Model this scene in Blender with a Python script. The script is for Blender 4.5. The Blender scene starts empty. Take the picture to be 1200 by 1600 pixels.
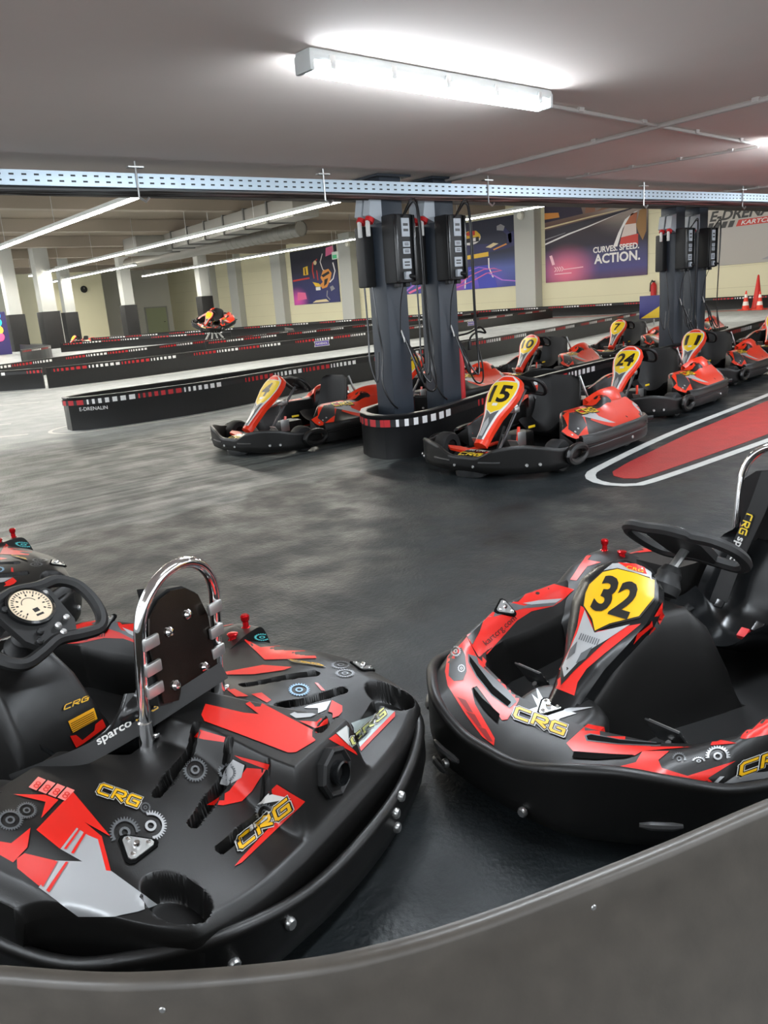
import bpy, bmesh, math, random
import numpy as np
from mathutils import Vector, Matrix
from mathutils.bvhtree import BVHTree
from mathutils.geometry import delaunay_2d_cdt
random.seed(7)
R = math.radians
SC = bpy.context.scene
COL = SC.collection

# ------------------------------------------------------------------ camera
CAM_H = 1.5
FPX = 1240.0
PITCH, ROLL, YAW = R(14.85), R(4.2), R(38.0)
fw = Vector((math.sin(YAW)*math.cos(PITCH), math.cos(YAW)*math.cos(PITCH), -math.sin(PITCH)))
r0 = Vector((math.cos(YAW), -math.sin(YAW), 0)); u0 = r0.cross(fw)
cr = r0*math.cos(ROLL) - u0*math.sin(ROLL)
cu = u0*math.cos(ROLL) + r0*math.sin(ROLL)
CAM = Vector((0, 0, CAM_H))
cd = bpy.data.cameras.new('camera'); co = bpy.data.objects.new('camera', cd); COL.objects.link(co)
cd.sensor_fit = 'AUTO'; cd.sensor_width = 36.0; cd.lens = 36.0*FPX/1600.0
cd.clip_start = 0.02; cd.clip_end = 400
m3 = Matrix((cr, cu, -fw)).transposed()
co.matrix_world = Matrix.Translation(CAM) @ m3.to_4x4()
SC.camera = co

# ------------------------------------------------------------------ light and exposure
SC.view_settings.view_transform = 'Standard'
SC.view_settings.look = 'None'
SC.view_settings.gamma = 1.0
SC.view_settings.use_curve_mapping = False
SC.view_settings.exposure = 0.68
w = bpy.data.worlds.new('hall_ambient'); SC.world = w; w.use_nodes = True
w.node_tree.nodes['Background'].inputs[0].default_value = (0.9, 0.95, 1.0, 1)
w.node_tree.nodes['Background'].inputs[1].default_value = 1.6

def area_lamp(name, loc, size, size_y, power, col=(1, 1, 1), rz=0.0):
    l = bpy.data.lights.new(name, 'AREA'); l.shape = 'RECTANGLE'; l.size = size; l.size_y = size_y
    l.energy = power; l.color = col
    o = bpy.data.objects.new(name, l); COL.objects.link(o)
    o.location = loc; o.rotation_euler = (0, 0, rz)
    return o

# ------------------------------------------------------------------ materials
def lin(c):
    c = c/255.0
    return c/12.92 if c <= 0.04045 else ((c+0.055)/1.055)**2.4
def rgb(r, g, b): return (lin(r), lin(g), lin(b), 1)
MATS = {}
def mat(name, col, rough=0.5, metal=0.0, emit=0.0, bump=0.0, bscale=60.0, var=0.0, vscale=6.0, spec=0.5, coat=0.0):
    if name in MATS: return MATS[name]
    m = bpy.data.materials.new(name); m.use_nodes = True; nt = m.node_tree
    b = nt.nodes['Principled BSDF']; c = rgb(*col)
    b.inputs['Base Color'].default_value = c
    b.inputs['Roughness'].default_value = rough
    b.inputs['Metallic'].default_value = metal
    b.inputs['Specular IOR Level'].default_value = spec
    b.inputs['Coat Weight'].default_value = coat
    b.inputs['Coat Roughness'].default_value = 0.15
    if emit:
        b.inputs['Emission Color'].default_value = c; b.inputs['Emission Strength'].default_value = emit
    if bump or var:
        tc = nt.nodes.new('ShaderNodeTexCoord')
        if bump:
            n = nt.nodes.new('ShaderNodeTexNoise'); n.inputs['Scale'].default_value = bscale; n.inputs['Detail'].default_value = 4
            nt.links.new(tc.outputs['Object'], n.inputs['Vector'])
            bp = nt.nodes.new('ShaderNodeBump'); bp.inputs['Strength'].default_value = bump; bp.inputs['Distance'].default_value = 0.01
            nt.links.new(n.outputs['Fac'], bp.inputs['Height']); nt.links.new(bp.outputs['Normal'], b.inputs['Normal'])
        if var:
            n = nt.nodes.new('ShaderNodeTexNoise'); n.inputs['Scale'].default_value = vscale; n.inputs['Detail'].default_value = 5
            nt.links.new(tc.outputs['Object'], n.inputs['Vector'])
            mx = nt.nodes.new('ShaderNodeMix'); mx.data_type = 'RGBA'
            mx.inputs[6].default_value = tuple(v*(1-var) for v in c[:3])+(1,)
            mx.inputs[7].default_value = tuple(min(1, v*(1+var)) for v in c[:3])+(1,)
            nt.links.new(n.outputs['Fac'], mx.inputs[0]); nt.links.new(mx.outputs[2], b.inputs['Base Color'])
    MATS[name] = m
    return m

BLK = mat('black_moulded_plastic', (14, 13, 12), 0.41, bump=0.06, bscale=500, spec=0.5)
BLK2 = mat('black_matt_plastic', (16, 16, 16), 0.55)
BLKG = mat('black_gloss_plastic', (18, 19, 20), 0.22)
RUB = mat('tyre_rubber', (17, 17, 18), 0.7, bump=0.2, bscale=200)
RED = mat('red_sticker', (206, 30, 19), 0.36, coat=0.12)
ORG = mat('orange_red_sticker', (216, 50, 18), 0.36, coat=0.12)
SIL = mat('silver_sticker', (172, 173, 174), 0.38, metal=0.3)
GRY = mat('grey_sticker', (92, 94, 96), 0.35, metal=0.2)
DGR = mat('dark_grey_sticker', (44, 45, 46), 0.4)
WHT = mat('white_sticker', (205, 204, 200), 0.4)
YEL = mat('yellow_sticker', (220, 168, 14), 0.4, coat=0.1)
YELB = mat('bright_yellow_sticker', (220, 186, 28), 0.4, coat=0.1)
ORL = mat('orange_label', (240, 170, 30), 0.45)
SLT = mat('slot_black', (5, 5, 5), 0.9, spec=0.1)
INK = mat('black_print', (22, 20, 18), 0.4)
PNK = mat('pink_label', (226, 120, 112), 0.5)
CHR = mat('chrome', (235, 235, 235), 0.08, metal=1.0)
STL = mat('galvanised_steel', (176, 190, 200), 0.4, metal=0.5, var=0.15, vscale=3)
STD = mat('brushed_steel', (190, 190, 188), 0.35, metal=0.9)
DST = mat('dark_plate_steel', (46, 40, 36), 0.25, metal=0.8, var=0.5, vscale=9)
ANR = mat('red_anodised', (205, 22, 30), 0.18, metal=0.7)
SKR = mat('red_paint', (196, 30, 34), 0.5)

# ------------------------------------------------------------------ mesh helpers
def meshobj(name, v, f, m, parent=None, smooth=True, angle=35):
    me = bpy.data.meshes.new(name); me.from_pydata([tuple(p) for p in v], [], [tuple(q) for q in f]); me.validate()
    me.materials.append(m)
    if smooth:
        me.shade_smooth(); me.set_sharp_from_angle(angle=R(angle))
    o = bpy.data.objects.new(name, me); COL.objects.link(o); o.parent = parent
    return o

class MB:
    def __init__(s): s.v = []; s.f = []
    def add(s, v, f):
        n = len(s.v); s.v += [Vector(p) for p in v]; s.f += [[i+n for i in q] for q in f]; return s
    def box(s, c, d, rz=0.0, M=None, bev=0.0):
        x, y, z = d[0]/2, d[1]/2, d[2]/2
        b = min(bev, x*.9, y*.9, z*.9)
        vs = []; fs = []
        if b <= 0:
            vs = [Vector((sx*x, sy*y, sz*z)) for sx in (-1, 1) for sy in (-1, 1) for sz in (-1, 1)]
            fs = [(0, 1, 3, 2), (4, 6, 7, 5), (0, 4, 5, 1), (2, 3, 7, 6), (0, 2, 6, 4), (1, 5, 7, 3)]
        else:
            bm = bmesh.new(); bmesh.ops.create_cube(bm, size=1)
            for q in bm.verts: q.co = Vector((q.co.x*2*x, q.co.y*2*y, q.co.z*2*z))
            bmesh.ops.bevel(bm, geom=bm.edges[:], offset=b, segments=2, affect='EDGES', profile=0.6)
            bm.verts.index_update(); vs = [q.co.copy() for q in bm.verts]; fs = [[q.index for q in f.verts] for f in bm.faces]; bm.free()
        X = Matrix.Translation(Vector(c)) @ Matrix.Rotation(rz, 4, 'Z')
        if M is not None: X = M @ X
        return s.add([X @ q for q in vs], fs)
    def tube(s, pts, r, seg=8, closed=False, caps=True):
        P = [Vector(p) for p in pts]; n = len(P); rr = r if hasattr(r, '__len__') else [r]*n
        vs = []; fs = []; up = None
        for i in range(n):
            a = P[(i-1) % n] if (closed or i > 0) else P[i]; b = P[(i+1) % n] if (closed or i < n-1) else P[i]
            t = (b-a).normalized()
            if up is None:
                up = Vector((0, 0, 1)) if abs(t.z) < 0.9 else Vector((1, 0, 0))
            side = t.cross(up).normalized(); up = side.cross(t).normalized()
            for k in range(seg):
                an = 2*math.pi*k/seg
                vs.append(P[i] + (side*math.cos(an)+up*math.sin(an))*rr[i])
        m = n if closed else n-1
        for i in range(m):
            for k in range(seg):
                a = i*seg+k; b = i*seg+(k+1) % seg; c = ((i+1) % n)*seg+(k+1) % seg; d = ((i+1) % n)*seg+k
                fs.append((a, b, c, d))
        if caps and not closed:
            fs.append(tuple(range(seg))[::-1]); fs.append(tuple((n-1)*seg+k for k in range(seg)))
        return s.add(vs, fs)
    def lathe(s, prof, seg=16, M=None, caps=True):
        vs = []; fs = []; n = len(prof)
        for r, z in prof:
            for k in range(seg):
                a = 2*math.pi*k/seg; vs.append(Vector((r*math.cos(a), r*math.sin(a), z)))
        for i in range(n-1):
            for k in range(seg):
                fs.append((i*seg+k, i*seg+(k+1) % seg, (i+1)*seg+(k+1) % seg, (i+1)*seg+k))
        if caps:
            fs.append(tuple(range(seg))[::-1]); fs.append(tuple((n-1)*seg+k for k in range(seg)))
        if M is not None: vs = [M @ q for q in vs]
        return s.add(vs, fs)
    def prism(s, poly, z0, z1, M=None):
        n = len(poly); vs = [Vector((x, y, z0)) for x, y in poly]+[Vector((x, y, z1)) for x, y in poly]
        fs = [tuple(range(n))[::-1], tuple(range(n, 2*n))]+[(i, (i+1) % n, (i+1) % n+n, i+n) for i in range(n)]
        if M is not None: vs = [M @ q for q in vs]
        return s.add(vs, fs)
    def grid(s, P, closed_u=False, closed_v=False):
        nu = len(P); nv = len(P[0]); vs = [p for row in P for p in row]; fs = []
        for i in range(nu if closed_u else nu-1):
            for j in range(nv if closed_v else nv-1):
                fs.append((i*nv+j, i*nv+(j+1) % nv, ((i+1) % nu)*nv+(j+1) % nv, ((i+1) % nu)*nv+j))
        return s.add(vs, fs)
    def obj(s, name, m, parent=None, smooth=True, angle=35):
        return meshobj(name, s.v, s.f, m, parent, smooth, angle)

def frame(o, zdir, xdir=(1, 0, 0)):
    z = Vector(zdir).normalized(); x = Vector(xdir); x = (x-z*x.dot(z))
    if x.length < 1e-4: x = Vector((0, 1, 0)); x = x-z*x.dot(z)
    x.normalize(); y = z.cross(x)
    M = Matrix((x, y, z)).transposed().to_4x4(); M.translation = Vector(o); return M
def crom(pts, n, closed=False):
    P = [np.array(p, float) for p in pts]; k = len(P); out = []
    segs = k if closed else k-1
    for i in range(segs):
        p0 = P[(i-1) % k] if (closed or i > 0) else 2*P[0]-P[1]
        p1 = P[i]; p2 = P[(i+1) % k]
        p3 = P[(i+2) % k] if (closed or i+2 < k) else 2*P[-1]-P[-2]
        for j in range(n):
            t = j/n
            out.append(0.5*((2*p1)+(-p0+p2)*t+(2*p0-5*p1+4*p2-p3)*t*t+(-p0+3*p1-3*p2+p3)*t**3))
    if not closed: out.append(P[-1])
    return out
def interp(tab, t):
    xs = [r[0] for r in tab]
    return [float(np.interp(t, xs, [r[k] for r in tab])) for k in range(1, len(tab[0]))]
def sst(a, b, x):
    t = np.clip((x-a)/(b-a), 0, 1); return t*t*(3-2*t)

def thing(name, label, cat, loc=(0, 0, 0), rz=0.0, group=None):
    o = bpy.data.objects.new(name, None); COL.objects.link(o); o.empty_display_size = 0.2
    o.location = loc; o.rotation_euler = (0, 0, rz); tag(o, label, cat, group); return o
def tag(o, label, cat, group=None):
    o['label'] = label; o['category'] = cat
    if group: o['group'] = group
    return o
def struct(o, label=None):
    o['kind'] = 'structure'
    if label: o['label'] = label
    return o
def copy_tree(o, parent=None):
    c = o.copy(); COL.objects.link(c); c.parent = parent
    for ch in [q for q in o.children]: copy_tree(ch, c)
    return c

# text as flat triangles (u right, v up, cap height about 1)
_tc = {}
def text_tris(s, offset=0.0, sx=1.0, shear=0.0):
    key = (s, offset, sx, shear)
    if key in _tc: return _tc[key]
    cu_ = bpy.data.curves.new('lettering', 'FONT'); cu_.body = s; cu_.size = 1.0; cu_.offset = offset; cu_.shear = shear
    cu_.resolution_u = 3
    o = bpy.data.objects.new('lettering', cu_); COL.objects.link(o)
    bpy.context.view_layer.update()
    me = bpy.data.meshes.new_from_object(o.evaluated_get(bpy.context.evaluated_depsgraph_get()))
    me.calc_loop_triangles()
    k = 1/0.69
    v = [(p.co.x*k*sx, p.co.y*k) for p in me.vertices]; t = [tuple(q.vertices) for q in me.loop_triangles]
    bpy.data.objects.remove(o); bpy.data.meshes.remove(me); bpy.data.curves.remove(cu_)
    if v:
        x0 = min(p[0] for p in v); v = [(p[0]-x0, p[1]) for p in v]
    _tc[key] = (v, t); return v, t
def flat_text(name, s, origin, ux, uy, m, parent=None, height=1.0, width=None, offset=0.0, shear=0.0):
    v, t = text_tris(s, offset, 1.0, shear)
    wd = max(p[0] for p in v); k = (width/wd) if width else height
    O = Vector(origin); U = Vector(ux); V = Vector(uy)
    return meshobj(name, [O+U*(p[0]*k)+V*(p[1]*height) for p in v], t, m, parent, False)
STROKE = {
 'C': [[(1, 1), (.14, 1), (0, .86), (0, .14), (.14, 0), (1, 0)]],
 'R': [[(0, 0), (0, 1)], [(0, 1), (.86, 1), (1, .86), (1, .6), (.86, .46), (.25, .46), (1, 0)]],
 'G': [[(1, 1), (.14, 1), (0, .86), (0, .14), (.14, 0), (1, 0), (1, .5), (.5, .5)]],
}
def stroke_tris(s, wd):
    v = []; t = []; x = 0.0
    for ch in s:
        for pl in STROKE[ch]:
            for (ax, ay), (bx, by) in zip(pl[:-1], pl[1:]):
                a = np.array((x+ax*1.05, ay)); b = np.array((x+bx*1.05, by)); d = (b-a)/np.linalg.norm(b-a); n = np.array((-d[1], d[0]))*wd
                e = d*wd*.7; i = len(v)
                v += [tuple(a-e-n), tuple(b+e-n), tuple(b+e+n), tuple(a-e+n)]; t += [(i, i+1, i+2), (i, i+2, i+3)]
        x += 1.5
    return v, t, x-0.45

# ------------------------------------------------------------------ measuring helpers (photo pixel to a point in the place)
def ray(px, py): return (fw + cr*((px-600)/FPX) - cu*((py-800)/FPX))
def atz(px, py, z):
    d = ray(px, py); return CAM + d*((z-CAM_H)/d.z)
def aty(px, py, Y):
    d = ray(px, py); return CAM + d*(Y/d.y)
def atx(px, py, X):
    d = ray(px, py); return CAM + d*(X/d.x)

# ------------------------------------------------------------------ floor
def floor_material():
    m = bpy.data.materials.new('coated_track_floor'); m.use_nodes = True; nt = m.node_tree; N = nt.nodes; L = nt.links
    b = N['Principled BSDF']; tc = N.new('ShaderNodeTexCoord'); sep = N.new('ShaderNodeSeparateXYZ'); L.new(tc.outputs['Object'], sep.inputs[0])
    def math_(op, a, bb=None, c=None):
        n = N.new('ShaderNodeMath'); n.operation = op
        for i, v in enumerate((a, bb, c)):
            if v is None: continue
            if isinstance(v, (int, float)): n.inputs[i].default_value = v
            else: L.new(v, n.inputs[i])
        return n.outputs[0]
    def noise(scale, det=4, vec=None, rough=0.5):
        n = N.new('ShaderNodeTexNoise'); n.inputs['Scale'].default_value = scale; n.inputs['Detail'].default_value = det; n.inputs['Roughness'].default_value = rough
        L.new(vec if vec is not None else tc.outputs['Object'], n.inputs['Vector']); return n.outputs['Fac']
    def rng(v, a, b_, c=0.0, d=1.0):
        n = N.new('ShaderNodeMapRange'); n.interpolation_type = 'SMOOTHSTEP'
        for i, q in ((1, a), (2, b_), (3, c), (4, d)): n.inputs[i].default_value = q
        L.new(v, n.inputs[0]); return n.outputs[0]
    def mix(f, a, c):
        n = N.new('ShaderNodeMix'); n.data_type = 'RGBA'; L.new(f, n.inputs[0])
        for i, v in ((6, a), (7, c)):
            if isinstance(v, tuple): n.inputs[i].default_value = v
            else: L.new(v, n.inputs[i])
        return n.outputs[2]
    # streak coordinates along the driving direction
    mp = N.new('ShaderNodeMapping'); mp.inputs['Rotation'].default_value = (0, 0, R(-9)); mp.inputs['Scale'].default_value = (0.13, 5.2, 1)
    L.new(tc.outputs['Object'], mp.inputs[0])
    streak = noise(1.5, 8, mp.outputs[0], 0.68)
    mp2 = N.new('ShaderNodeMapping'); mp2.inputs['Rotation'].default_value = (0, 0, R(-6)); mp2.inputs['Scale'].default_value = (0.3, 1.6, 1)
    L.new(tc.outputs['Object'], mp2.inputs[0])
    streak2 = noise(1.1, 5, mp2.outputs[0], 0.6)
    # scalloped edge of the dark coating
    sc = math_('ABSOLUTE', math_('SINE', math_('MULTIPLY', sep.outputs[0], 4.2)))
    wob = noise(0.9, 2)
    edge = math_('ADD', sep.outputs[1], math_('ADD', math_('MULTIPLY', sc, -0.22), math_('MULTIPLY', math_('SUBTRACT', wob, 0.5), 0.9)))
    coat = rng(edge, 5.62, 5.72)
    grey = mix(rng(streak, 0.40, 0.60), rgb(46, 49, 50), rgb(94, 99, 97))
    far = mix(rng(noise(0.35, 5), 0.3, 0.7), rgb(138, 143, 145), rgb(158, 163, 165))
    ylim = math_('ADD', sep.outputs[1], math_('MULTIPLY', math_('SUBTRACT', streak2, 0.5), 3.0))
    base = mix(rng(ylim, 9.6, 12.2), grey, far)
    dark = mix(rng(noise(2.2, 6, None, 0.65), 0.3, 0.7), rgb(20, 24, 26), rgb(30, 35, 37))
    dark = mix(rng(streak2, 0.46, 0.62, 0.0, 0.45), dark, rgb(38, 44, 45))
    colr = mix(coat, dark, base)
    L.new(colr, b.inputs['Base Color'])
    L.new(rng(noise(3.0, 5), 0.3, 0.7, 0.36, 0.6), b.inputs['Roughness'])
    b.inputs['Specular IOR Level'].default_value = 0.4
    bp = N.new('ShaderNodeBump'); bp.inputs['Strength'].default_value = 0.55; bp.inputs['Distance'].default_value = 0.006
    vo = N.new('ShaderNodeTexNoise'); vo.inputs['Scale'].default_value = 55; vo.inputs['Detail'].default_value = 6; L.new(tc.outputs['Object'], vo.inputs['Vector'])
    hh = math_('ADD', vo.outputs['Fac'], math_('MULTIPLY', noise(16, 3), 1.2))
    L.new(hh, bp.inputs['Height']); L.new(bp.outputs['Normal'], b.inputs['Normal'])
    return m
X0, X1, Y0, Y1 = -6.0, 37.0, -6.0, 81.0
LOWZ, HALLZ, LOWY = 2.68, 6.5, 7.88
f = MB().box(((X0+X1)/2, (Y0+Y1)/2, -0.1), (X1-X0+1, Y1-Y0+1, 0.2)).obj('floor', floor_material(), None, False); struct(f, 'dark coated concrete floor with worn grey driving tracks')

CEIL = mat('painted_ceiling', (236, 223, 214), 0.85, var=0.10, vscale=0.7, bump=0.15, bscale=3)
HCEIL = mat('hall_ceiling_concrete', (140, 128, 114), 0.85, var=0.1, vscale=0.5)
CREAM = mat('cream_painted_blockwork', (226, 221, 190), 0.8, var=0.05, vscale=0.4)
GREYW = mat('grey_painted_wall', (236, 236, 230), 0.8, var=0.04, vscale=0.4)
PIL = mat('grey_pilaster_paint', (188, 190, 186), 0.75)
struct(MB().box(((-3.8+X1)/2, (-3.4+LOWY)/2, LOWZ+0.2), (X1+3.8, LOWY+3.4, 0.4)).obj('ceiling', CEIL, None, False), 'low painted ceiling over the pit lane')
struct(MB().box(((X0+X1)/2, LOWY-0.2, LOWZ-0.02), (X1-X0, 0.36, 0.05)).obj('trim_1', mat('edge_shade_strip', (62, 56, 54), 0.6), None, False), 'dark strip for the shade along the edge of the low ceiling')  # dark strip built where shade falls along the ceiling edge
struct(MB().box(((X0+X1)/2, LOWY+0.1, (LOWZ+HALLZ)/2+0.2), (X1-X0, 0.2, HALLZ-LOWZ)).obj('wall_mezzanine', GREYW, None, False))
struct(MB().box(((X0+X1)/2, (LOWY+Y1)/2, HALLZ+0.15), (X1-X0, Y1-LOWY, 0.3)).obj('ceiling', HCEIL, None, False), 'high concrete ceiling of the track hall')
wr = struct(MB().box((X1+0.15, (Y0+Y1)/2, HALLZ/2), (0.3, Y1-Y0, HALLZ)).obj('wall_right', CREAM, None, False), 'long cream wall with posters')
for z in (0.95, 1.9, 2.85, 3.8, 4.75):
    MB().box((X1-0.003, 45, z), (0.012, 70, 0.02)).obj('panel_joint', mat('wall_joint', (206, 200, 170), 0.8), wr, False)
struct(MB().box(((X0+X1)/2, Y1+0.15, HALLZ/2), (X1-X0, 0.3, HALLZ)).obj('wall_far', GREYW, None, False), 'grey end wall of the hall')
# projecting block of wall on the left of the end wall
px0 = aty(60, 470, 74).x; px1 = aty(163, 470, 74).x
struct(MB().box(((px0+px1)/2, 77.4, HALLZ/2), (px1-px0, 7.0, HALLZ)).obj('wall_end_block', CREAM, None, False), 'bright cream block of wall beside the grey end wall')
# pilasters on the poster wall
for i, px in enumerate((328, 368, 437, 546, 826)):
    c = atx(px, 440, X1-0.3)
    wd = 1.5
    struct(MB().box((X1-0.3, c.y, HALLZ/2), (0.6, wd, HALLZ), bev=0.02).obj('wall_pilaster', PIL, None, False), 'grey pilaster on the poster wall')
# concrete beams across the hall
for i, Y in enumerate((12, 19, 26.5, 34, 42, 50, 58, 66, 74)):
    struct(MB().box(((X0+X1)/2, Y, HALLZ-0.3), (X1-X0-0.01, 0.55, 0.6), bev=0.02).obj('ceiling_beam', mat('beam_paint', (150, 139, 126), 0.8), None, False), 'concrete beam across the hall ceiling')
# doors in the end wall
def door(n, px, label, Y=81.0, ybot=0.0, w=1.3, h=2.4, m=None):
    c = aty(px, 510, Y-0.05)
    d = struct(MB().box((c.x, Y-0.04, h/2), (w, 0.08, h)).obj('door_%d' % n, m, None, False), label)
    fr = MB()
    for sx in (-1, 1): fr.box((c.x+sx*(w/2+0.06), Y-0.06, h/2+.04), (0.12, 0.14, h+.08))
    fr.box((c.x, Y-0.06, h+0.06), (w+0.24, 0.14, 0.12)); fr.obj('door_frame', PIL, d, False)
    hd = MB().box((c.x+w*0.36, Y-0.13, 1.05), (0.16, 0.06, 0.05)).obj('door_handle', BLK2, d, False)
door(1, 247, 'pale green door in the grey end wall', m=mat('pale_green_door', (196, 206, 172), 0.6), h=2.5, w=2.2)
door(2, 82, 'cream door between padded hall columns', Y=73.85, m=mat('cream_door', (222, 208, 150), 0.6), w=1.6, h=2.6)

# ------------------------------------------------------------------ lights of the place and an added row
EMW = mat('lit_tube_cool', (236, 246, 255), 0.4, emit=58.0)
EMS = mat('lit_strip_warm', (255, 250, 238), 0.4, emit=40.0)
FIXG = mat('fixture_grey', (188, 190, 188), 0.5)
def batten(x, y, label, rz=R(2.4), L=1.86):
    t = thing('ceiling_batten_light', label, 'light', (x, y, LOWZ), rz, 'batten lights on the low ceiling')
    MB().box((0, 0, -0.028), (L, 0.125, 0.056), bev=0.018).obj('housing', FIXG, t)
    P = []
    n = 12
    for s in (-L/2+0.02, -L/2+0.06, L/2-0.06, L/2-0.02):
        k = 0.75 if abs(s) > L/2-0.03 else 1.0
        P.append([Vector((s, 0.06*k*math.cos(math.pi*j/n), -0.054-0.058*k*math.sin(math.pi*j/n))) for j in range(n+1)])
    mb = MB().grid(P); mb.f.append(list(range(n+1))); mb.f.append(list(range(3*(n+1), 4*(n+1)))[::-1])
    mb.obj('diffuser', EMW, t)
    for s in (-1, 1):
        MB().box((s*(L/2-0.012), 0, -0.06), (0.03, 0.13, 0.085), bev=0.012).obj('end_cap', FIXG, t)
    for k in range(5):
        for s in (-1, 1):
            MB().box((-L/2+0.13+k*(L-0.26)/4, s*0.066, -0.055), (0.035, 0.014, 0.06), bev=0.004).obj('clip', STD, t)
    return t
batten(3.34, 3.5, 'lit tubular batten light in the middle of the near ceiling')
batten(8.62, 3.72, 'lit batten light at the right edge of the ceiling')
batten(-2.0, 3.3, 'batten light out of frame over the left of the pit', )
batten(3.0, -1.6, 'batten light out of frame behind the viewer')
batten(-2.3, -1.6, 'batten light out of frame behind the viewer on the left')
batten(8.4, -1.6, 'batten light out of frame behind the viewer on the right')
batten(2.2, 0.9, 'added batten light out of frame above the viewer')  # unseen row added to brighten the low ceiling and the karts
batten(-2.6, 0.9, 'added batten light out of frame above the left kart')
batten(8.4, 0.9, 'added batten light out of frame above the lane on the right')
batten(13.9, 3.9, 'batten light out of frame far along the pit lane')
def strip(x, ya, yb, label, z=5.6):
    t = thing('strip_light', label, 'light', (x, (ya+yb)/2, z), 0, 'long strip lights of the hall')
    MB().box((0, 0, 0.07), (0.26, yb-ya, 0.12)).obj('housing', FIXG, t, False)
    MB().box((0, 0, 0), (0.22, yb-ya-0.05, 0.04)).obj('diffuser', EMS, t, False)
    n = int((yb-ya)/6)
    for k in range(n+1):
        MB().tube([(0, -(yb-ya)/2+0.3+k*((yb-ya)-0.6)/max(1, n), 0.12), (0, -(yb-ya)/2+0.3+k*((yb-ya)-0.6)/max(1, n), HALLZ-z)], 0.012, 5).obj('hanger', STD, t)
SZ = 4.9
strip(10.1, 10.5, 51.5, 'long bright strip light nearest the left corner', SZ)
strip(17.3, 10.5, 60.0, 'long bright strip light over the middle of the track', SZ)
strip(28.0, 36.7, 66.0, 'strip light above the helmet poster', SZ)
strip(28.0, 10.5, 34.8, 'strip light above the waving driver poster', SZ)
strip(21.6, 52.0, 72.0, 'short far strip light near the end wall', SZ)
strip(13.2, 52.0, 72.0, 'far strip light behind the padded columns', SZ)
strip(2.5, 10.5, 70.0, 'strip light out of frame on the left of the hall', SZ)

# ------------------------------------------------------------------ projected stickers (conform to the moulded bodywork)
def place(o, ang): return Matrix.Translation(Vector((o[0], o[1], 0))) @ Matrix.Rotation(R(ang), 4, 'Z')
def bvh_of(objs):
    V = []; F = []
    for o in objs:
        n = len(V); V += [v.co.copy() for v in o.data.vertices]; F += [[i+n for i in p.vertices] for p in o.data.polygons]
    return BVHTree.FromPolygons(V, F)
def cam_map(PM):
    inv = PM.inverted(); o = inv @ CAM; r3 = inv.to_3x3()
    return lambda x, y: (o, (r3 @ ray(x, y)).normalized())
def top_map():
    return lambda x, y: (Vector((x, y, 3)), Vector((0, 0, -1)))
def split_tris(v, t, mx):
    v = [tuple(p) for p in v]; out = []; st = list(t); cache = {}
    while st:
        a, b, c = st.pop()
        L = [(math.dist(v[a], v[b]), a, b, c), (math.dist(v[b], v[c]), b, c, a), (math.dist(v[c], v[a]), c, a, b)]
        l, p, q, r = max(L)
        if l <= mx: out.append((a, b, c)); continue
        k = (min(p, q), max(p, q))
        if k not in cache:
            cache[k] = len(v); v.append(((v[p][0]+v[q][0])/2, (v[p][1]+v[q][1])/2))
        m_ = cache[k]; st += [(p, m_, r), (m_, q, r)]
    return v, out
def poly_tris(poly, step):
    n = len(poly); vs = []; 
    for i in range(n):
        a = poly[i]; b = poly[(i+1) % n]; k = max(1, int(math.dist(a, b)/step))
        for j in range(k): vs.append((a[0]+(b[0]-a[0])*j/k, a[1]+(b[1]-a[1])*j/k))
    m_ = len(vs); xs = [p[0] for p in vs]; ys = [p[1] for p in vs]
    def inside(x, y):
        c = False
        for i in range(m_):
            x1, y1 = vs[i]; x2, y2 = vs[i-1]
            if (y1 > y) != (y2 > y) and x < (x2-x1)*(y-y1)/(y2-y1)+x1: c = not c
        return c
    pts = list(vs); gx = min(xs)+step*.5
    while gx < max(xs):
        gy = min(ys)+step*.5
        while gy < max(ys):
            if inside(gx, gy) and min((gx-p[0])**2+(gy-p[1])**2 for p in vs) > (step*.45)**2: pts.append((gx, gy))
            gy += step
        gx += step
    r = delaunay_2d_cdt([Vector(p) for p in pts], [], [list(range(m_))], 1, 1e-5)
    return [tuple(p) for p in r[0]], [tuple(q) for q in r[2]]
def stick(name, v, t, mp, bvh, off, m, parent, jump=0.12):
    P = []; ok = []
    for x, y in v:
        o, d = mp(x, y); h = bvh.ray_cast(o, d)
        if h[0] is None: P.append(Vector((0, 0, 0))); ok.append(False); continue
        n = h[1] if h[1].dot(d) < 0 else -h[1]
        P.append(h[0] + n*off*0.6 - d*off*0.4); ok.append(True)
    F = [q for q in t if all(ok[i] for i in q) and max((P[q[0]]-P[q[1]]).length, (P[q[1]]-P[q[2]]).length, (P[q[2]]-P[q[0]]).length) < jump]
    if not F: return None
    if name in ('sticker', 'number_field', 'warning_label'):
        par = list(range(len(P)))
        def fd(i):
            while par[i] != i: par[i] = par[par[i]]; i = par[i]
            return i
        for q in F:
            a = fd(q[0]); par[fd(q[1])] = a; par[fd(q[2])] = fd(a)
        comp = {}
        for q in F: comp.setdefault(fd(q[0]), []).append(q)
        out = None
        for k, G in comp.items():
            if len(G) < max(3, .04*len(F)): continue
            ids = sorted({i for q in G for i in q}); mp_ = {i: n_ for n_, i in enumerate(ids)}
            out = meshobj(name, [P[i] for i in ids], [tuple(mp_[i] for i in q) for q in G], m, parent, True, 60)
        return out
    return meshobj(name, P, F, m, parent, True, 60)
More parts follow.
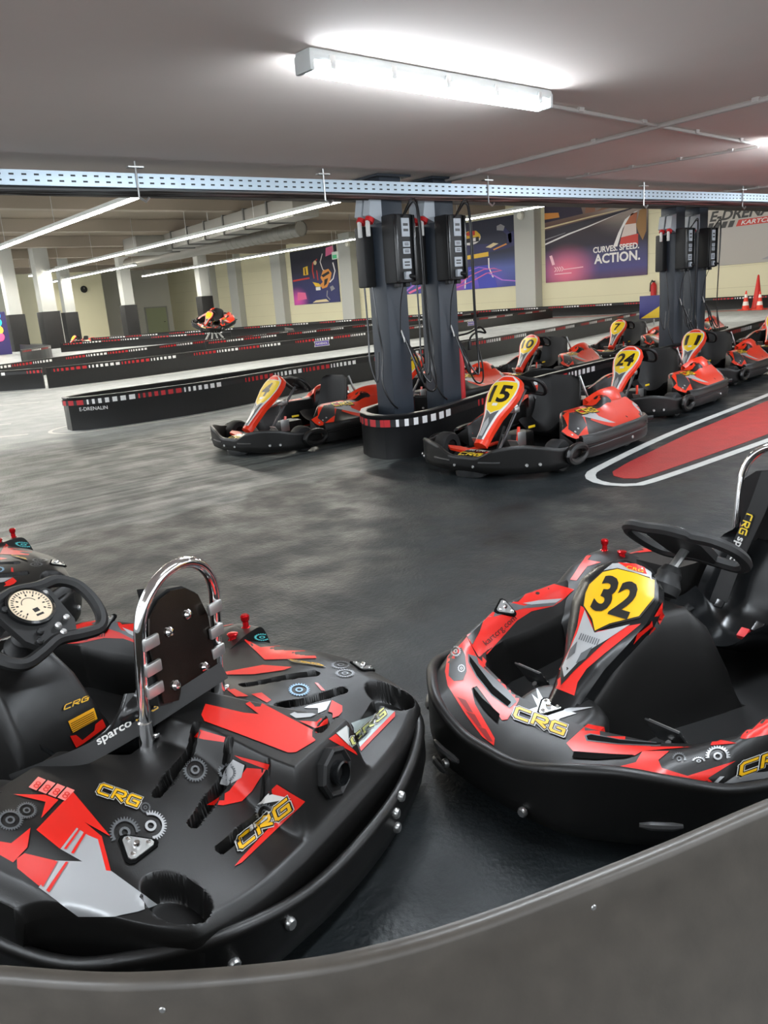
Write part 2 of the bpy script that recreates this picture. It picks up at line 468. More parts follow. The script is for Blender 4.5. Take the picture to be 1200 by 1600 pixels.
class Stickers:
    def __init__(s, bvh, mp, parent, step=8.0, unit=1.0): s.b = bvh; s.m = mp; s.p = parent; s.step = step; s.z = (0, 0, 1.0)
    def zoom(s, ox, oy, k): s.z = (ox, oy, k)
    def q(s, p): return (s.z[0]+p[0]/s.z[2], s.z[1]+p[1]/s.z[2])
    def poly(s, pts, m, layer=1, name='sticker'):
        v, t = poly_tris([s.q(p) for p in pts], s.step); return stick(name, v, t, s.m, s.b, 0.0012+0.0012*layer, m, s.p)
    def tris(s, v, t, o, ux, uy, m, layer, name):
        O = np.array(s.q(o)); U = np.array(ux)/s.z[2]; V = np.array(uy)/s.z[2]
        w_ = [tuple(O+U*p[0]+V*p[1]) for p in v]; w_, t = split_tris(w_, t, s.step*1.3)
        return stick(name, w_, t, s.m, s.b, 0.0012+0.0012*layer, m, s.p)
    def text(s, txt, o, run, up, m, layer=3, offset=0.0, name='lettering'):
        v, t = text_tris(txt, offset); wd = max(p[0] for p in v)
        return s.tris(v, t, o, (run[0]/wd, run[1]/wd), up, m, layer, name)
    def crg(s, o, run, up, layer=3, cols=None):
        cols = cols or (WHT, INK, YEL)
        for k, (wd, m) in enumerate(zip((0.27, 0.21, 0.12), cols)):
            v, t, L = stroke_tris('CRG', wd)
            s.tris(v, t, o, (run[0]/L, run[1]/L), up, m, layer+k, 'logo_letters')
    def gear(s, c, r, m=SIL, layer=2, teeth=22, sq=1.0, ang=0.0, arc=1.0):
        pts = []
        n = int(teeth*arc)
        v = []; t = []
        for k in range(n*4+1):
            a = ang+2*math.pi*k/(teeth*4); ro = r*(1.0 if k % 4 in (1, 2) else 0.84)
            v += [(c[0]+ro*math.cos(a), c[1]+sq*ro*math.sin(a)), (c[0]+0.7*r*math.cos(a), c[1]+sq*0.7*r*math.sin(a))]
        for k in range(n*4): t += [(2*k, 2*k+2, 2*k+1), (2*k+1, 2*k+2, 2*k+3)]
        b = len(v)
        for k in range(17):
            a = 2*math.pi*k/16
            v += [(c[0]+r*.36*math.cos(a), c[1]+sq*r*.36*math.sin(a)), (c[0]+r*.2*math.cos(a), c[1]+sq*r*.2*math.sin(a))]
        for k in range(16): t += [(b+2*k, b+2*k+2, b+2*k+1), (b+2*k+1, b+2*k+2, b+2*k+3)]
        w_ = [s.q(p) for p in v]
        return stick('gear_print', w_, t, s.m, s.b, 0.0012+0.0012*layer, m, s.p)

# ------------------------------------------------------------------ rental kart with full bodywork
KL = place((0.605, 2.495), 112)      # kart on the left, seen from behind
K32 = place((2.515, 1.43), 178)     # kart number 32, seen from the front
def pxl(px, py, z, PM): return PM.inverted() @ atz(px, py, z)

BUMP_A = [(1.065, 0, .215), (1.06, .12, .22), (1.035, .26, .262), (.955, .385, .275), (.845, .505, .25), (.72, .585, .215), (.5, .635, .185), (.1, .67, .18),
          (-.3, .69, .18), (-.7, .68, .19), (-.90, .61, .215), (-1.04, .47, .215), (-1.10, .25, .175), (-1.12, 0, .17)]
def mirror_loop(half): return half + [(x, -y, z) for x, y, z in half[-2:0:-1]]
def bumper_mesh(loop, n=6, thick=0.034, zb=0.035):
    C_ = crom(loop, n, True); k = len(C_); P = []
    for i in range(k):
        a = C_[i-1]; b = C_[(i+1) % k]; t = b[:2]-a[:2]; t = t/np.linalg.norm(t); nrm = np.array((-t[1], t[0])) if False else np.array((t[1], -t[0]))
        c = C_[i][:2]
        if nrm@c < 0 and abs(c[0]) > 0.2: nrm = -nrm
        elif abs(c[0]) <= 0.2 and nrm[1]*c[1] < 0: nrm = -nrm
        zt = C_[i][2]
        prof = [(-.05, zb), (-.012, zb+.025), (0, zb+.08), (-.002, zt-.02), (.002, zt-.006), (-.004, zt+.006), (-.016, zt+.012), (-thick+.008, zt+.008), (-thick, zt-.006), (-thick-.002, zb+.03), (-.06, zb+.004)]
        P.append([Vector((c[0]+nrm[0]*o, c[1]+nrm[1]*o, z)) for o, z in prof])
    return MB().grid(P, True, True), C_
def outline_point(C_, t):
    k = len(C_); i = int(t*k) % k; a = C_[i-1]; b = C_[(i+1) % k]; tt = b[:2]-a[:2]; tt /= np.linalg.norm(tt)
    return C_[i], tt

FT = [ # s, outer xyz, inner xyz, ridge position across, ridge z
 (0.0, 1.02, 0.0, .185, .79, 0.0, .235, .7, .228), (.14, 1.015, .14, .19, .785, .15, .24, .7, .238), (.32, .965, .31, .235, .725, .34, .25, .65, .258),
 (.46, .875, .435, .245, .645, .425, .25, .55, .272), (.60, .72, .545, .225, .51, .47, .235, .42, .292), (.74, .51, .60, .205, .35, .475, .225, .36, .325),
 (.88, .26, .635, .20, .17, .49, .225, .36, .325), (1.0, .0, .655, .205, -.02, .52, .225, .38, .305)]
def seg_dist(x, y, a, b):
    vx, vy = b[0]-a[0], b[1]-a[1]; t = np.clip(((x-a[0])*vx+(y-a[1])*vy)/(vx*vx+vy*vy), 0, 1)
    return np.hypot(x-a[0]-vx*t, y-a[1]-vy*t)
FSLOT = []
def front_fairing(root, m=BLK):
    n = 150; P = []
    for i in range(n+1):
        s = -1+2*i/n; sg = 1 if s >= 0 else -1
        ox, oy, oz, ix, iy, iz, rt, rz = interp(FT, abs(s)); row = []
        oy *= sg; iy *= sg
        dirx, diry = ox-ix, oy-iy; L = math.hypot(dirx, diry); dirx /= L; diry /= L
        row.append(Vector((ox-dirx*.015, oy-diry*.015, .07))); row.append(Vector((ox+dirx*.004, oy+diry*.004, oz-.035)))
        nt_ = 34
        for j in range(nt_+1):
            t = j/nt_; x = ox+(ix-ox)*t; y = oy+(iy-oy)*t
            if t < rt: z = oz+(rz-oz)*math.sin(math.pi/2*t/rt)
            else: z = iz+(rz-iz)*max(0.0, math.cos(math.pi/2*(t-rt)/(1-rt)))**1.1
            d = 0
            for a_, b_, w_ in FSLOT: d = max(d, float(1-sst(w_*.75, w_*1.05, seg_dist(x, y, a_, b_))))
            row.append(Vector((x, y, z-.035*d)))
        row.append(Vector((ix-dirx*.012, iy-diry*.012, iz-.04))); row.append(Vector((ix-dirx*.03, iy-diry*.03, .06)))
        P.append(row)
    mb = MB().grid(P)
    mb.f.append(list(range(len(P[0])))); mb.f.append([n*len(P[0])+j for j in range(len(P[0]))][::-1])
    return mb.obj('front_fairing', m, root, True, 40)
def measured_slots(build, PM, lst):
    o = build(None); b = bvh_of([o]); mp = cam_map(PM); out = []
    for a, c, w_ in lst:
        e = []
        for p in (a, c):
            oo, d = mp(*p); h = b.ray_cast(oo, d); e.append((h[0].x, h[0].y) if h[0] is not None else None)
        if None not in e: out.append((e[0], e[1], w_))
    me = o.data; bpy.data.objects.remove(o); bpy.data.meshes.remove(me)
    return out
def pad_mesh(cx_, cy_, ax, ay, zf, zb, drop=.12, p=3.2):
    P = []; nr = 14; na = 48
    for i in range(nr+1):
        r = i/nr; row = []
        for k in range(na):
            a = 2*math.pi*k/na; c, s_ = math.cos(a), math.sin(a)
            q = (abs(c)**p+abs(s_)**p)**(-1/p); x = c*q*r; y = s_*q*r
            z = zb+(zf-zb)*(x+1)/2 - drop*max(0, r-.72)**2*6
            row.append(Vector((cx_+x*ax*(1 if True else 1), cy_+y*ay*(1-.12*x), z)))
        P.append(row)
    P.append([Vector((v.x, v.y, min(v.z, .2)-.1)) for v in P[-1]])
    return MB().grid(P, False, True)
RS = []
sc_in = pxl(274, 1392, .30, KL)
def rear_z(x, y):
    ya = abs(y)
    z = .372 - .135*sst(-.58, -1.06, x)*(1-.25*sst(.3, .6, ya)) - .05*sst(.50, .66, ya)
    z -= .012*sst(.18, .30, ya)*sst(-.9, -.6, x)
    zr = .425 - .02*sst(-.6, -1.0, x)
    wdt = .075+.045*sst(-.6, -1.0, x)
    mk = (1-sst(wdt, wdt+.055, ya))*(1-sst(-.985, -1.035, x))
    z = z+(zr-z)*mk
    d = 0
    for (ax, ay), (bx, by), wd in RS:
        q = seg_dist(x, y, (ax, ay), (bx, by)); d = np.maximum(d, 1-sst(wd*.86, wd*1.04, q))
    z = z-.04*d
    # corner scoop
    q = np.hypot((x-sc_in.x)/.085, (ya-abs(sc_in.y))/.058); z = z-.07*(1-sst(.82, 1.0, q))
    return z
def rear_cover(root, m=BLK):
    nx, ny = 210, 360; P = []
    for j in range(ny+1):
        y = -.66+1.32*j/ny; ya = abs(y)
        xr = -1.055+.10*(ya/.66)**3+.33*float(sst(.50, .665, ya))**1.6
        xf = -.50+.22*float(sst(.20, .27, ya))
        col = []
        xs = np.linspace(xf, xr, nx+1); zs = rear_z(xs, np.full(nx+1, y))
        edge = float(sst(.62, .66, ya))*.03
        zs = zs-edge-.03*np.clip((xr+.03-xs)/.03, 0, 1)**2
        col.append(Vector((xf+.01, y, .12)))
        col += [Vector((float(a), y, float(b))) for a, b in zip(xs, zs)]
        col.append(Vector((xr+.0, y, .16))); col.append(Vector((xr+.02, y, .08)))
        P.append(col)
    for s, idx in ((-1, 0), (1, -1)):
        base = [Vector((v.x, v.y-s*0.012*0, v.z)) for v in P[idx]]
        low = [Vector((v.x, s*.672, min(v.z, .20))) for v in base]; low2 = [Vector((v.x, s*.66, .08)) for v in base]
        if idx == 0: P = [low2, low]+P
        else: P = P+[low, low2]
    return MB().grid(P).obj('rear_cover', m, root, True, 50)
PT = [ # x, outer y z, ridge y z, inner y z
 (.17, .655, .17, .58, .22, .48, .20), (.06, .675, .185, .60, .275, .45, .255), (-.08, .685, .20, .61, .345, .40, .31), (-.2, .69, .21, .605, .375, .38, .33), (-.30, .69, .22, .60, .378, .37, .34)]
def side_pod(root, sg, m=BLK):
    P = []
    for i in range(41):
        x = .17-.47*i/40; r = [np.interp(-x, [-q[0] for q in PT], [q[k] for q in PT]) for k in range(1, 7)]
        c = crom([(r[0]+.005, .09), (r[0], r[1]), (r[2]+.045, r[3]-.022), (r[2]-.02, r[3]), ((r[2]+r[4])/2-.01, (r[3]+r[5])/2+.006), (r[4], r[5]-.006), (r[4]-.02, r[5]-.07), (r[4]-.03, .07)], 5)
        P.append([Vector((x, sg*q[0], q[1])) for q in c])
    mb = MB().grid(P); k = len(P[0]); mb.f.append(list(range(k))[::-1]); mb.f.append([40*k+j for j in range(k)])
    return mb.obj('side_pod', m, root, True, 45)
PAN_A = [(0, .775, .20, .052), (.2, .705, .265, .060), (.4, .625, .35, .080), (.55, .565, .42, .115), (.7, .505, .487, .146), (.85, .45, .548, .150), (.95, .405, .592, .118), (1.0, .385, .61, .07)]
def panel_pt(tab, u, v, off=0.0, bulge=.03):
    x, z, hw = interp(tab, u); a = interp(tab, max(0, u-.05)); b = interp(tab, min(1, u+.05))
    t = Vector((b[0]-a[0], 0, b[1]-a[1])).normalized(); n = Vector((t.z, 0, -t.x))
    return Vector((x, 0, z)) + Vector((0, hw*v, 0)) + n*(bulge*(1-v*v)+off)
def panel_mesh(tab, back=.05, border=0.0, bulge=.03):
    P = []
    for i in range(41):
        u = i/40; row = [panel_pt(tab, u, 1.0, -back, bulge)*1.0]
        row += [panel_pt(tab, u, v, -.006*abs(v)**6, bulge) for v in np.linspace(1.0, -1.0, 17)]
        row.append(panel_pt(tab, u, -1.0, -back, bulge)); P.append(row)
    mb = MB().grid(P); k = len(P[0]); mb.f.append([40*k+j for j in range(k)]); mb.f.append(list(range(k))[::-1])
    for i in range(40): mb.f.append([i*k, (i+1)*k, (i+1)*k+k-1, i*k+k-1])
    return mb
def steering_wheel(root, c, tilt=(-.6, 0, .8), k=1.15, gauge=True):
    n = Vector(tilt).normalized(); M = frame(c, n, (0, -1, 0))   # local x = right, y = up of wheel, z = to driver
    W = lambda a, b, z=0: M @ Vector((a*k, b*k, z*k))
    rim = crom([(-.07, .10), (-.125, .098), (-.163, .06), (-.168, 0), (-.15, -.06), (-.115, -.092), (-.06, -.085), (0, -.07), (.06, -.085), (.115, -.092), (.15, -.06), (.168, 0), (.163, .06), (.125, .098), (.07, .10), (0, .112)], 4, True)
    st = thing_part('steering_wheel', MB().tube([W(p[0], p[1]) for p in rim], .0165*k, 8, True), BLK2, root)
    pl = [(-.085, .075), (-.05, .11), (.05, .11), (.085, .075), (.075, -.04), (.05, -.08), (-.05, -.08), (-.075, -.04)]
    Mk = M @ Matrix.Scale(k, 4)
    MB().prism(pl, -.012, .008, Mk).obj('hub_plate', BLK2, st, True, 30)
    if gauge:
        g = MB().lathe([(.062, .006), (.062, .018), (.056, .022), (.053, .016), (.001, .016)], 32, Mk @ Matrix.Translation((0, .045, 0))).obj('gauge_bezel', BLKG, st)
        MB().lathe([(.0535, .0165), (.053, .018), (.001, .018)], 32, Mk @ Matrix.Translation((0, .045, 0))).obj('gauge_face', mat('gauge_face', (226, 206, 176), 0.5), st)
        mk = MB()
        for q in range(28):
            a = R(-130+260*q/27)+math.pi/2
            mk.box((.045*math.cos(a), .045+.045*math.sin(a), .0186), (.009 if q % 3 == 0 else .006, .0022, .001), a, Mk)
            if q % 3 == 0: mk.box((.034*math.cos(a), .045+.034*math.sin(a), .0186), (.006, .0035, .001), a, Mk)
        mk.box((0.002, .026, .0186), (.015, .012, .001), 0, Mk); mk.box((.002, .010, .0186), (.02, .006, .001), 0, Mk)
        mk.tube([Mk @ Vector((.02*math.cos(a), .05+.02*math.sin(a), .0186)) for a in np.linspace(.2, 2.9, 12)], .0012, 4)
        mk.obj('gauge_marks', INK, st, False)
        for a, b in ((.02, -.04), (.055, -.028), (.018, -.064), (-.05, -.06), (-.03, -.035), (.06, .065), (-.06, .065)):
            MB().lathe([(.009, .006), (.009, .016), (.006, .02), (.001, .02)], 10, Mk @ Matrix.Translation((a, b, 0))).obj('screw', STD if a > 0 else BLK2, st)
    else:
        MB().lathe([(.04, -.03), (.04, .012), (.001, .02)], 16, Mk).obj('hub', BLK2, st)
    return st
def thing_part(name, mb, m, parent, angle=40): return mb.obj(name, m, parent, True, angle)
def seat(root, back_top=.52, xb=-.52, w=.2, m=BLKG, xo=0.0):
    prof = crom([(-.06, .19), (-.14, .155), (-.26, .11), (-.36, .12), (-.43, .2), (-.475, .34), (xb+.01, back_top-.05), (xb, back_top)], 5)
    P = []
    for i, p in enumerate(prof):
        u = i/(len(prof)-1); row = []
        hw = w*(.85+.2*math.sin(math.pi*min(1, u*1.1)))*(1-.25*float(sst(.85, 1, u)))
        wing = .10+.10*math.sin(math.pi*min(1, u*1.15))
        for v in np.linspace(-1, 1, 15):
            rise = abs(v)**3*wing*(1-.4*float(sst(.5, 1, u)))
            k_ = float(sst(.35, .75, u))
            row.append(Vector((p[0]+xo+rise*k_*.8, hw*v, p[1]+rise*(1-k_)*.9)))
        P.append(row)
    mb = MB().grid(P)
    b2 = [[Vector((v.x-.012, v.y*1.03, v.z-.012)) for v in row] for row in P]
    mb2 = MB().grid(P); mb2.grid(b2)
    nv = 15; nu = len(P); o = nu*nv
    for i in range(nu-1):
        for j in (0, nv-1): mb2.f.append([i*nv+j, (i+1)*nv+j, o+(i+1)*nv+j, o+i*nv+j])
    for j in range(nv-1):
        for i in (0, nu-1): mb2.f.append([i*nv+j, i*nv+j+1, o+i*nv+j+1, o+i*nv+j])
    return thing_part('seat', mb2, m, root, 60)
def bolt(mb, c, n, r=.012, h=.008):
    return mb.lathe([(r, -.002), (r, h*.5), (r*.75, h), (.001, h)], 10, frame(c, n))
def tri_plate(root, c, n, xd, s=.04, name='mount_plate'):
    M = frame(c, n, xd)
    pts = []
    for k in range(3):
        a = 2*math.pi*k/3
        for d in (-.35, 0, .35): pts.append((s*.72*math.cos(a)+s*.28*math.cos(a+d*2.4), s*.72*math.sin(a)+s*.28*math.sin(a+d*2.4)))
    p = MB().prism(pts, .002, .008, M).obj(name, STD, root, True, 30)
    MB().prism([(a*1.28, b*1.28) for a, b in pts], -.002, .0045, M).obj('plate_seat', SLT, p, True, 30)
    for k in range(3):
        a = 2*math.pi*k/3; MB().lathe([(s*.15, .005), (s*.15, .012), (.001, .014)], 8, M @ Matrix.Translation((s*.68*math.cos(a), s*.68*math.sin(a), 0))).obj('bolt', CHR, p)
    MB().lathe([(s*.24, .005), (s*.24, .014), (s*.15, .02), (.001, .02)], 10, M).obj('bolt', CHR, p)
    return p
def strap(name, pts, wid, side, m, root):
    P = []
    S = Vector(side).normalized()*wid/2
    for p in crom(pts, 6):
        q = Vector(p); P.append([q-S, q+S])
    mb = MB().grid(P); n = len(mb.v)
    mb.grid([[a+Vector((0, 0, -.004)), b+Vector((0, 0, -.004))] for a, b in P])
    return mb.obj(name, m, root, True, 60)

RS += measured_slots(rear_cover, KL, [((306, 1134), (246, 1240), .013), ((357, 1164), (303, 1286), .014), ((416, 1208), (346, 1326), .013),
                                      ((382, 1070), (492, 1052), .015), ((436, 1103), (536, 1078), .014), ((500, 1140), (588, 1100), .014)])
def kart_a():
    root = thing('go_kart', 'x', 'go-kart', group='red and black go-karts with full bodywork')
    P = {}
    loop = mirror_loop(BUMP_A)
    mb, C_ = bumper_mesh(loop)
    P['bumper'] = thing_part('bumper', mb, BLK, root, 50)
    # long moulded slots and bolts on the bumper
    def on_bumper(ti, z, ln, hgt, name, m, out=.002):
        k = len(C_); i = int(ti*k); pts = []
        for d in np.linspace(-ln/2, ln/2, 7):
            j = int(round(ti*k+d*k/5.6)) % k; c = C_[j]
            a = C_[j-1]; b = C_[(j+1) % k]; t = b[:2]-a[:2]; t /= np.linalg.norm(t); n = np.array((t[1], -t[0])); n = n if n@c[:2] > 0 else -n
            pts.append(Vector((c[0]+n[0]*out, c[1]+n[1]*out, z)))
        return MB().tube(pts, [hgt*.5]+[hgt]*5+[hgt*.5], 8).obj(name, m, P['bumper'])
    SLOT = mat('worn_black_plastic', (62, 62, 62), 0.3)
    for ti, z, ln in ((.058, .125, .18), (.942, .125, .20), (.07, .055, .10), (.93, .05, .14), (.955, .055, .07), (.14, .13, .12), (.86, .13, .12), (.42, .13, .14), (.58, .13, .14), (.36, .07, .1)):
        on_bumper(ti, z, ln, .012, 'moulded_slot', SLOT)
    for ti, z in ((.425, .145), (.425, .085), (.455, .15), (.52, .145), (.52, .10), (.53, .17), (.60, .12), (.385, .16), (.05, .085), (.945, .085), (.31, .12), (.69, .12)):
        c, t = outline_point(C_, ti); n = np.array((t[1], -t[0])); n = n if n@c[:2] > 0 else -n
        bolt(MB(), (c[0], c[1], z), (n[0], n[1], 0), .015, .012).obj('bolt', STD, P['bumper'])
    P['fairing'] = front_fairing(root)
    P['pad'] = pad_mesh(.80, 0, .17, .15, .20, .268).obj('nose_pad', BLK, root)
    P['cover'] = rear_cover(root)
    P['podR'] = side_pod(root, -1); P['podL'] = side_pod(root, 1)
    P['panel'] = panel_mesh(PAN_A).obj('number_panel', BLKG, root)
    # floor tray and centre tunnel
    fl = [(q[0]*.93, q[1]*.93) for q in C_[::6]]
    MB().prism(fl, .045, .06).obj('floor_tray', BLK2, root, False)
    tun = []
    for x, hw, zt in ((.70, .07, .20), (.60, .085, .29), (.48, .10, .40), (.36, .11, .46), (.24, .135, .45), (.14, .155, .36), (.06, .17, .22), (.03, .175, .06)):
        c = crom([(hw*1.35, .055), (hw*1.15, zt*.5), (hw*.9, zt-.02), (hw*.6, zt), (0, zt+.008)], 4)
        tun.append([Vector((x, q[0], q[1])) for q in c]+[Vector((x, -q[0], q[1])) for q in c[-2::-1]])
    P['tunnel'] = MB().grid(tun).obj('centre_tunnel', BLK, root, True, 50)
    MB().tube([(.45, 0, .34), (.06, 0, .595)], .016, 8).obj('steering_column', STD, root)
    MB().lathe([(.05, 0), (.055, .03), (.04, .06), (.042, .075), (.028, .10)], 18, frame((.205, 0, .46), (-.55, 0, .8))).obj('column_boot', BLK2, root)
    steering_wheel(root, (.065, 0, .595), k=1.24)
    # pedals
    for sg in (-1, 1):
        pm = frame((.56, sg*.27, .175), (-.8, 0, .6), (0, 1, 0))
        pd = MB().box((0, 0, 0), (.12, .12, .008), 0, pm, .004).obj('pedal', mat('pedal_grey', (70, 70, 70), .4, metal=.6), root)
        for k in range(4): MB().box((0, -.045+.03*k, .006), (.105, .008, .006), 0, pm).obj('pedal_rib', STD, pd)
        MB().tube([(.56, sg*.27, .15), (.50, sg*.27, .07)], .01, 6).obj('pedal_arm', STD, root)
    # seat, hoop, back plate
    seat(root)
    hoop = [(-.50, .15, .30), (-.515, .15, .45), (-.535, .15, .62), (-.545, .148, .70)]
    arc = [(-.545-.018*math.sin(a), .148*math.cos(a), .70+.15*math.sin(a)) for a in np.linspace(0.15, math.pi-.15, 12)]
    hp = hoop+arc+[(x, -y, z) for x, y, z in hoop[::-1]]
    P['hoop'] = MB().tube(crom(hp, 3), .0165, 12).obj('roll_hoop', CHR, root)
    for sg in (-1, 1):
        MB().lathe([(.021, 0), (.021, .10), (.017, .105)], 14, frame((-.502, sg*.15, .345), (-.1, 0, 1))).obj('hoop_sleeve', CHR, P['hoop'])
        MB().lathe([(.026, 0), (.024, .05), (.0225, .055)], 14, frame((-.497, sg*.15, .30), (-.1, 0, 1))).obj('hoop_socket', BLK2, P['hoop'])
        bolt(MB(), (-.512, sg*.15-.022, .385), (-.2, -1, 0), .009, .016).obj('clamp_bolt', CHR, P['hoop'])
        for z in (.535, .60, .675):
            MB().box((-.545-(z-.5)*.08, sg*.128, z), (.012, .056, .034), 0, None, .005).obj('hoop_lug', STD, P['hoop'])
    pl = [(-.112, -.15), (-.06, -.165), (-.045, -.145), (.045, -.145), (.06, -.165), (.112, -.15), (.116, .02), (.095, .09), (.05, .125), (0, .135), (-.05, .125), (-.095, .09), (-.116, .02)]
    bpM = frame((-.535, 0, .635), (-1, 0, .1), (0, 1, 0))
    bp = MB().prism([(a, -b) for a, b in pl], 0, .006, bpM @ Matrix.Rotation(0, 4, 'Z')).obj('back_plate', DST, root, True, 30)
    for a, b in ((-.06, .12), (.06, .12), (.04, -.03), (-.04, -.05)):
        MB().lathe([(.015, .004), (.015, .010), (.009, .018), (.001, .019)], 12, bpM @ Matrix.Translation((a, b, 0))).obj('plate_bolt', CHR, bp)
    MB().prism([(a*1.06, -b*1.04) for a, b in pl], -.045, -.008, bpM).obj('headrest_pad', BLK2, root, True, 30)
    # shoulder straps with printed lettering
    iv = KL.inverted(); pts = [iv @ atz(x, y, z) for x, y, z in ((350, 1046, .53), (300, 1078, .49), (240, 1117, .445), (190, 1148, .415), (130, 1180, .385), (70, 1203, .35), (20, 1222, .31))]
    P['strap'] = strap('shoulder_strap', pts, .046, iv.to_3x3() @ (cu*.9-cr*.5), BLK2, root)
    i3 = K32.inverted(); o3 = i3 @ CAM
    def on_x(x, y, X):
        d = i3.to_3x3() @ ray(x, y); return o3+d*((X-o3.x)/d.x)
    pts = [on_x(x, y, X) for x, y, X in ((1205, 735, -.455), (1183, 795, -.435), (1160, 845, -.415), (1140, 892, -.39), (1122, 940, -.34))]
    P['strap2'] = strap('shoulder_strap', pts, .078, (0, 1, .25), BLK2, root)
    for c, n in (((-.30, .08, .20), (.5, 0, .9)), ((-.34, -.10, .24), (.6, 0, .8)), ((-.22, -.17, .23), (.2, .5, .9))):
        MB().box((0, 0, 0), (.05, .035, .012), 0, frame(c, n), .004).obj('belt_buckle', BLKG, root)
    MB().box((0, 0, 0), (.045, .035, .022), 0, frame((-.27, .04, .17), (.5, 0, .9)), .005).obj('belt_release', SKR, root)
    # red knobs on the right pod
    for c, r_, h_ in (((-.255, -.60, .372), .016, .055), ((-.262, -.515, .362), .019, .028)):
        MB().lathe([(r_*1.4, -.006), (r_*1.4, .002), (r_*.75, .006), (r_*.7, h_*.5), (r_, h_*.62), (r_*1.05, h_*.9), (r_*.7, h_), (.001, h_)], 16, Matrix.Translation(c)).obj('red_knob', ANR, root)
    # exhaust outlet at the back of the hump
    eM = frame((-1.018, 0, .325), (-1, 0, .12), (0, 1, 0))
    ex = MB().lathe([(.068, -.02), (.068, .008), (.06, .013), (.05, .006), (.042, .006)], 8, eM).obj('exhaust_collar', BLK2, root, True, 20)
    MB().lathe([(.032, -.02), (.032, .028), (.027, .030), (.025, .0), (.001, 0)], 18, eM).obj('exhaust_pipe', BLKG, ex)
    return root, P
KA, KP = kart_a()
body_front = bvh_of([KP['fairing'], KP['pad'], KP['podL'], KP['podR']])
body_rear = bvh_of([KP['cover'], KP['podL'], KP['podR']])

# mount plates
def surf(b, x, y):
    h = b.ray_cast(Vector((x, y, 2)), Vector((0, 0, -1))); return h[0]+h[1]*.001, h[1]
def px_surf(b, PM, px, py):
    o, d = cam_map(PM)(px, py); h = b.ray_cast(o, d); return (h[0]+h[1]*.001, h[1]) if h[0] is not None else None
for b_, PM, px, py in ((body_front, K32, 858, 1106), (body_front, K32, 788, 951), (body_front, K32, 1190, 1088), (body_rear, KL, 213, 1325), (body_rear, KL, 566, 1043)):
    q = px_surf(b_, PM, px, py)
    if q: tri_plate(KA, q[0], q[1] if q[1].z > 0 else -q[1], (1, 0, 0), .040)
def lip(PM, b, pts, parent, m, r=.0045):
    L = []
    for p in pts:
        q = px_surf(b, PM, *p)
        if q: L.append(q[0])
    if len(L) > 1: MB().tube(crom(L, 4), r, 6).obj('slot_lip', m, parent)

# stickers and painted slot darkness on the front of the bodywork
S = Stickers(body_front, cam_map(K32), KA, 8)
S.zoom(660, 800, 3.529)
S.poly([(175, 580), (235, 530), (360, 478), (480, 475), (600, 445), (725, 398), (838, 428), (765, 492), (720, 520), (600, 548), (520, 600), (440, 690), (355, 785), (310, 800), (270, 735), (245, 680), (200, 640)], RED, 1)
S.poly([(275, 578), (390, 500), (480, 500), (560, 518), (640, 488), (770, 478), (720, 518), (560, 532), (500, 548), (390, 580)], GRY, 2)
S.poly([(550, 505), (640, 488), (770, 478), (735, 500), (600, 512)], SIL, 3)
S.poly([(212, 555), (300, 500), (330, 505), (240, 560)], SIL, 3)
S.poly([(250, 690), (335, 605), (315, 660), (275, 735)], INK, 2)
S.text('kartcrg.com', (350, 740), (170, -150), (-22, -26), INK, 3)
S.poly([(172, 590), (245, 690), (300, 800), (545, 1020), (470, 1145), (440, 1150), (300, 960), (270, 975), (290, 1060), (400, 1250), (395, 1290), (330, 1240), (240, 1120), (140, 960), (125, 880), (150, 740), (165, 640)], RED, 1)
S.poly([(150, 830), (165, 740), (200, 715), (235, 790), (245, 880), (225, 930), (175, 935), (145, 905)], DGR, 2)
S.poly([(120, 880), (70, 760), (100, 690), (160, 610), (172, 640), (150, 740)], DGR, 2)
S.gear((185, 770), 28, SIL, 3, 16, 1.1); S.gear((215, 865), 20, SIL, 3, 14, 1.1)
S.crg((140, 790), (20, -150), (-32, -20), 3)
S.poly([(250, 785), (300, 800), (310, 840), (500, 1010), (520, 1050), (480, 1085), (380, 1015), (295, 910), (252, 830)], GRY, 2)
S.poly([(258, 795), (290, 835), (390, 965), (490, 1052), (470, 1075), (380, 1005), (300, 905), (260, 830)], SLT, 3)  # shade inside the open slots put on as flat black
S.poly([(278, 965), (330, 1030), (428, 1118), (412, 1162), (340, 1092), (284, 1010)], SLT, 3)
S.poly([(330, 800), (545, 1018), (530, 1050), (330, 840)], RED, 2)
for dx, dy in ((190, 1020), (240, 1100), (300, 1180)):
    S.poly([(dx, dy), (dx+50, dy+20), (dx+90, dy+90), (dx+60, dy+80), (dx+30, dy+40)], mat('dark_red_print', (120, 20, 20), .4), 2)
# nose pad
S.poly([(620, 945), (665, 1030), (655, 1110), (690, 1125), (790, 1090), (850, 1112), (760, 1140), (735, 1170), (690, 1150), (590, 1090), (635, 1075), (603, 1005), (640, 1035)], SIL, 1)
S.poly([(780, 1083), (942, 1077), (860, 1095), (740, 1118)], SIL, 1)
S.crg((508, 1132), (265, 100), (18, -48), 3)
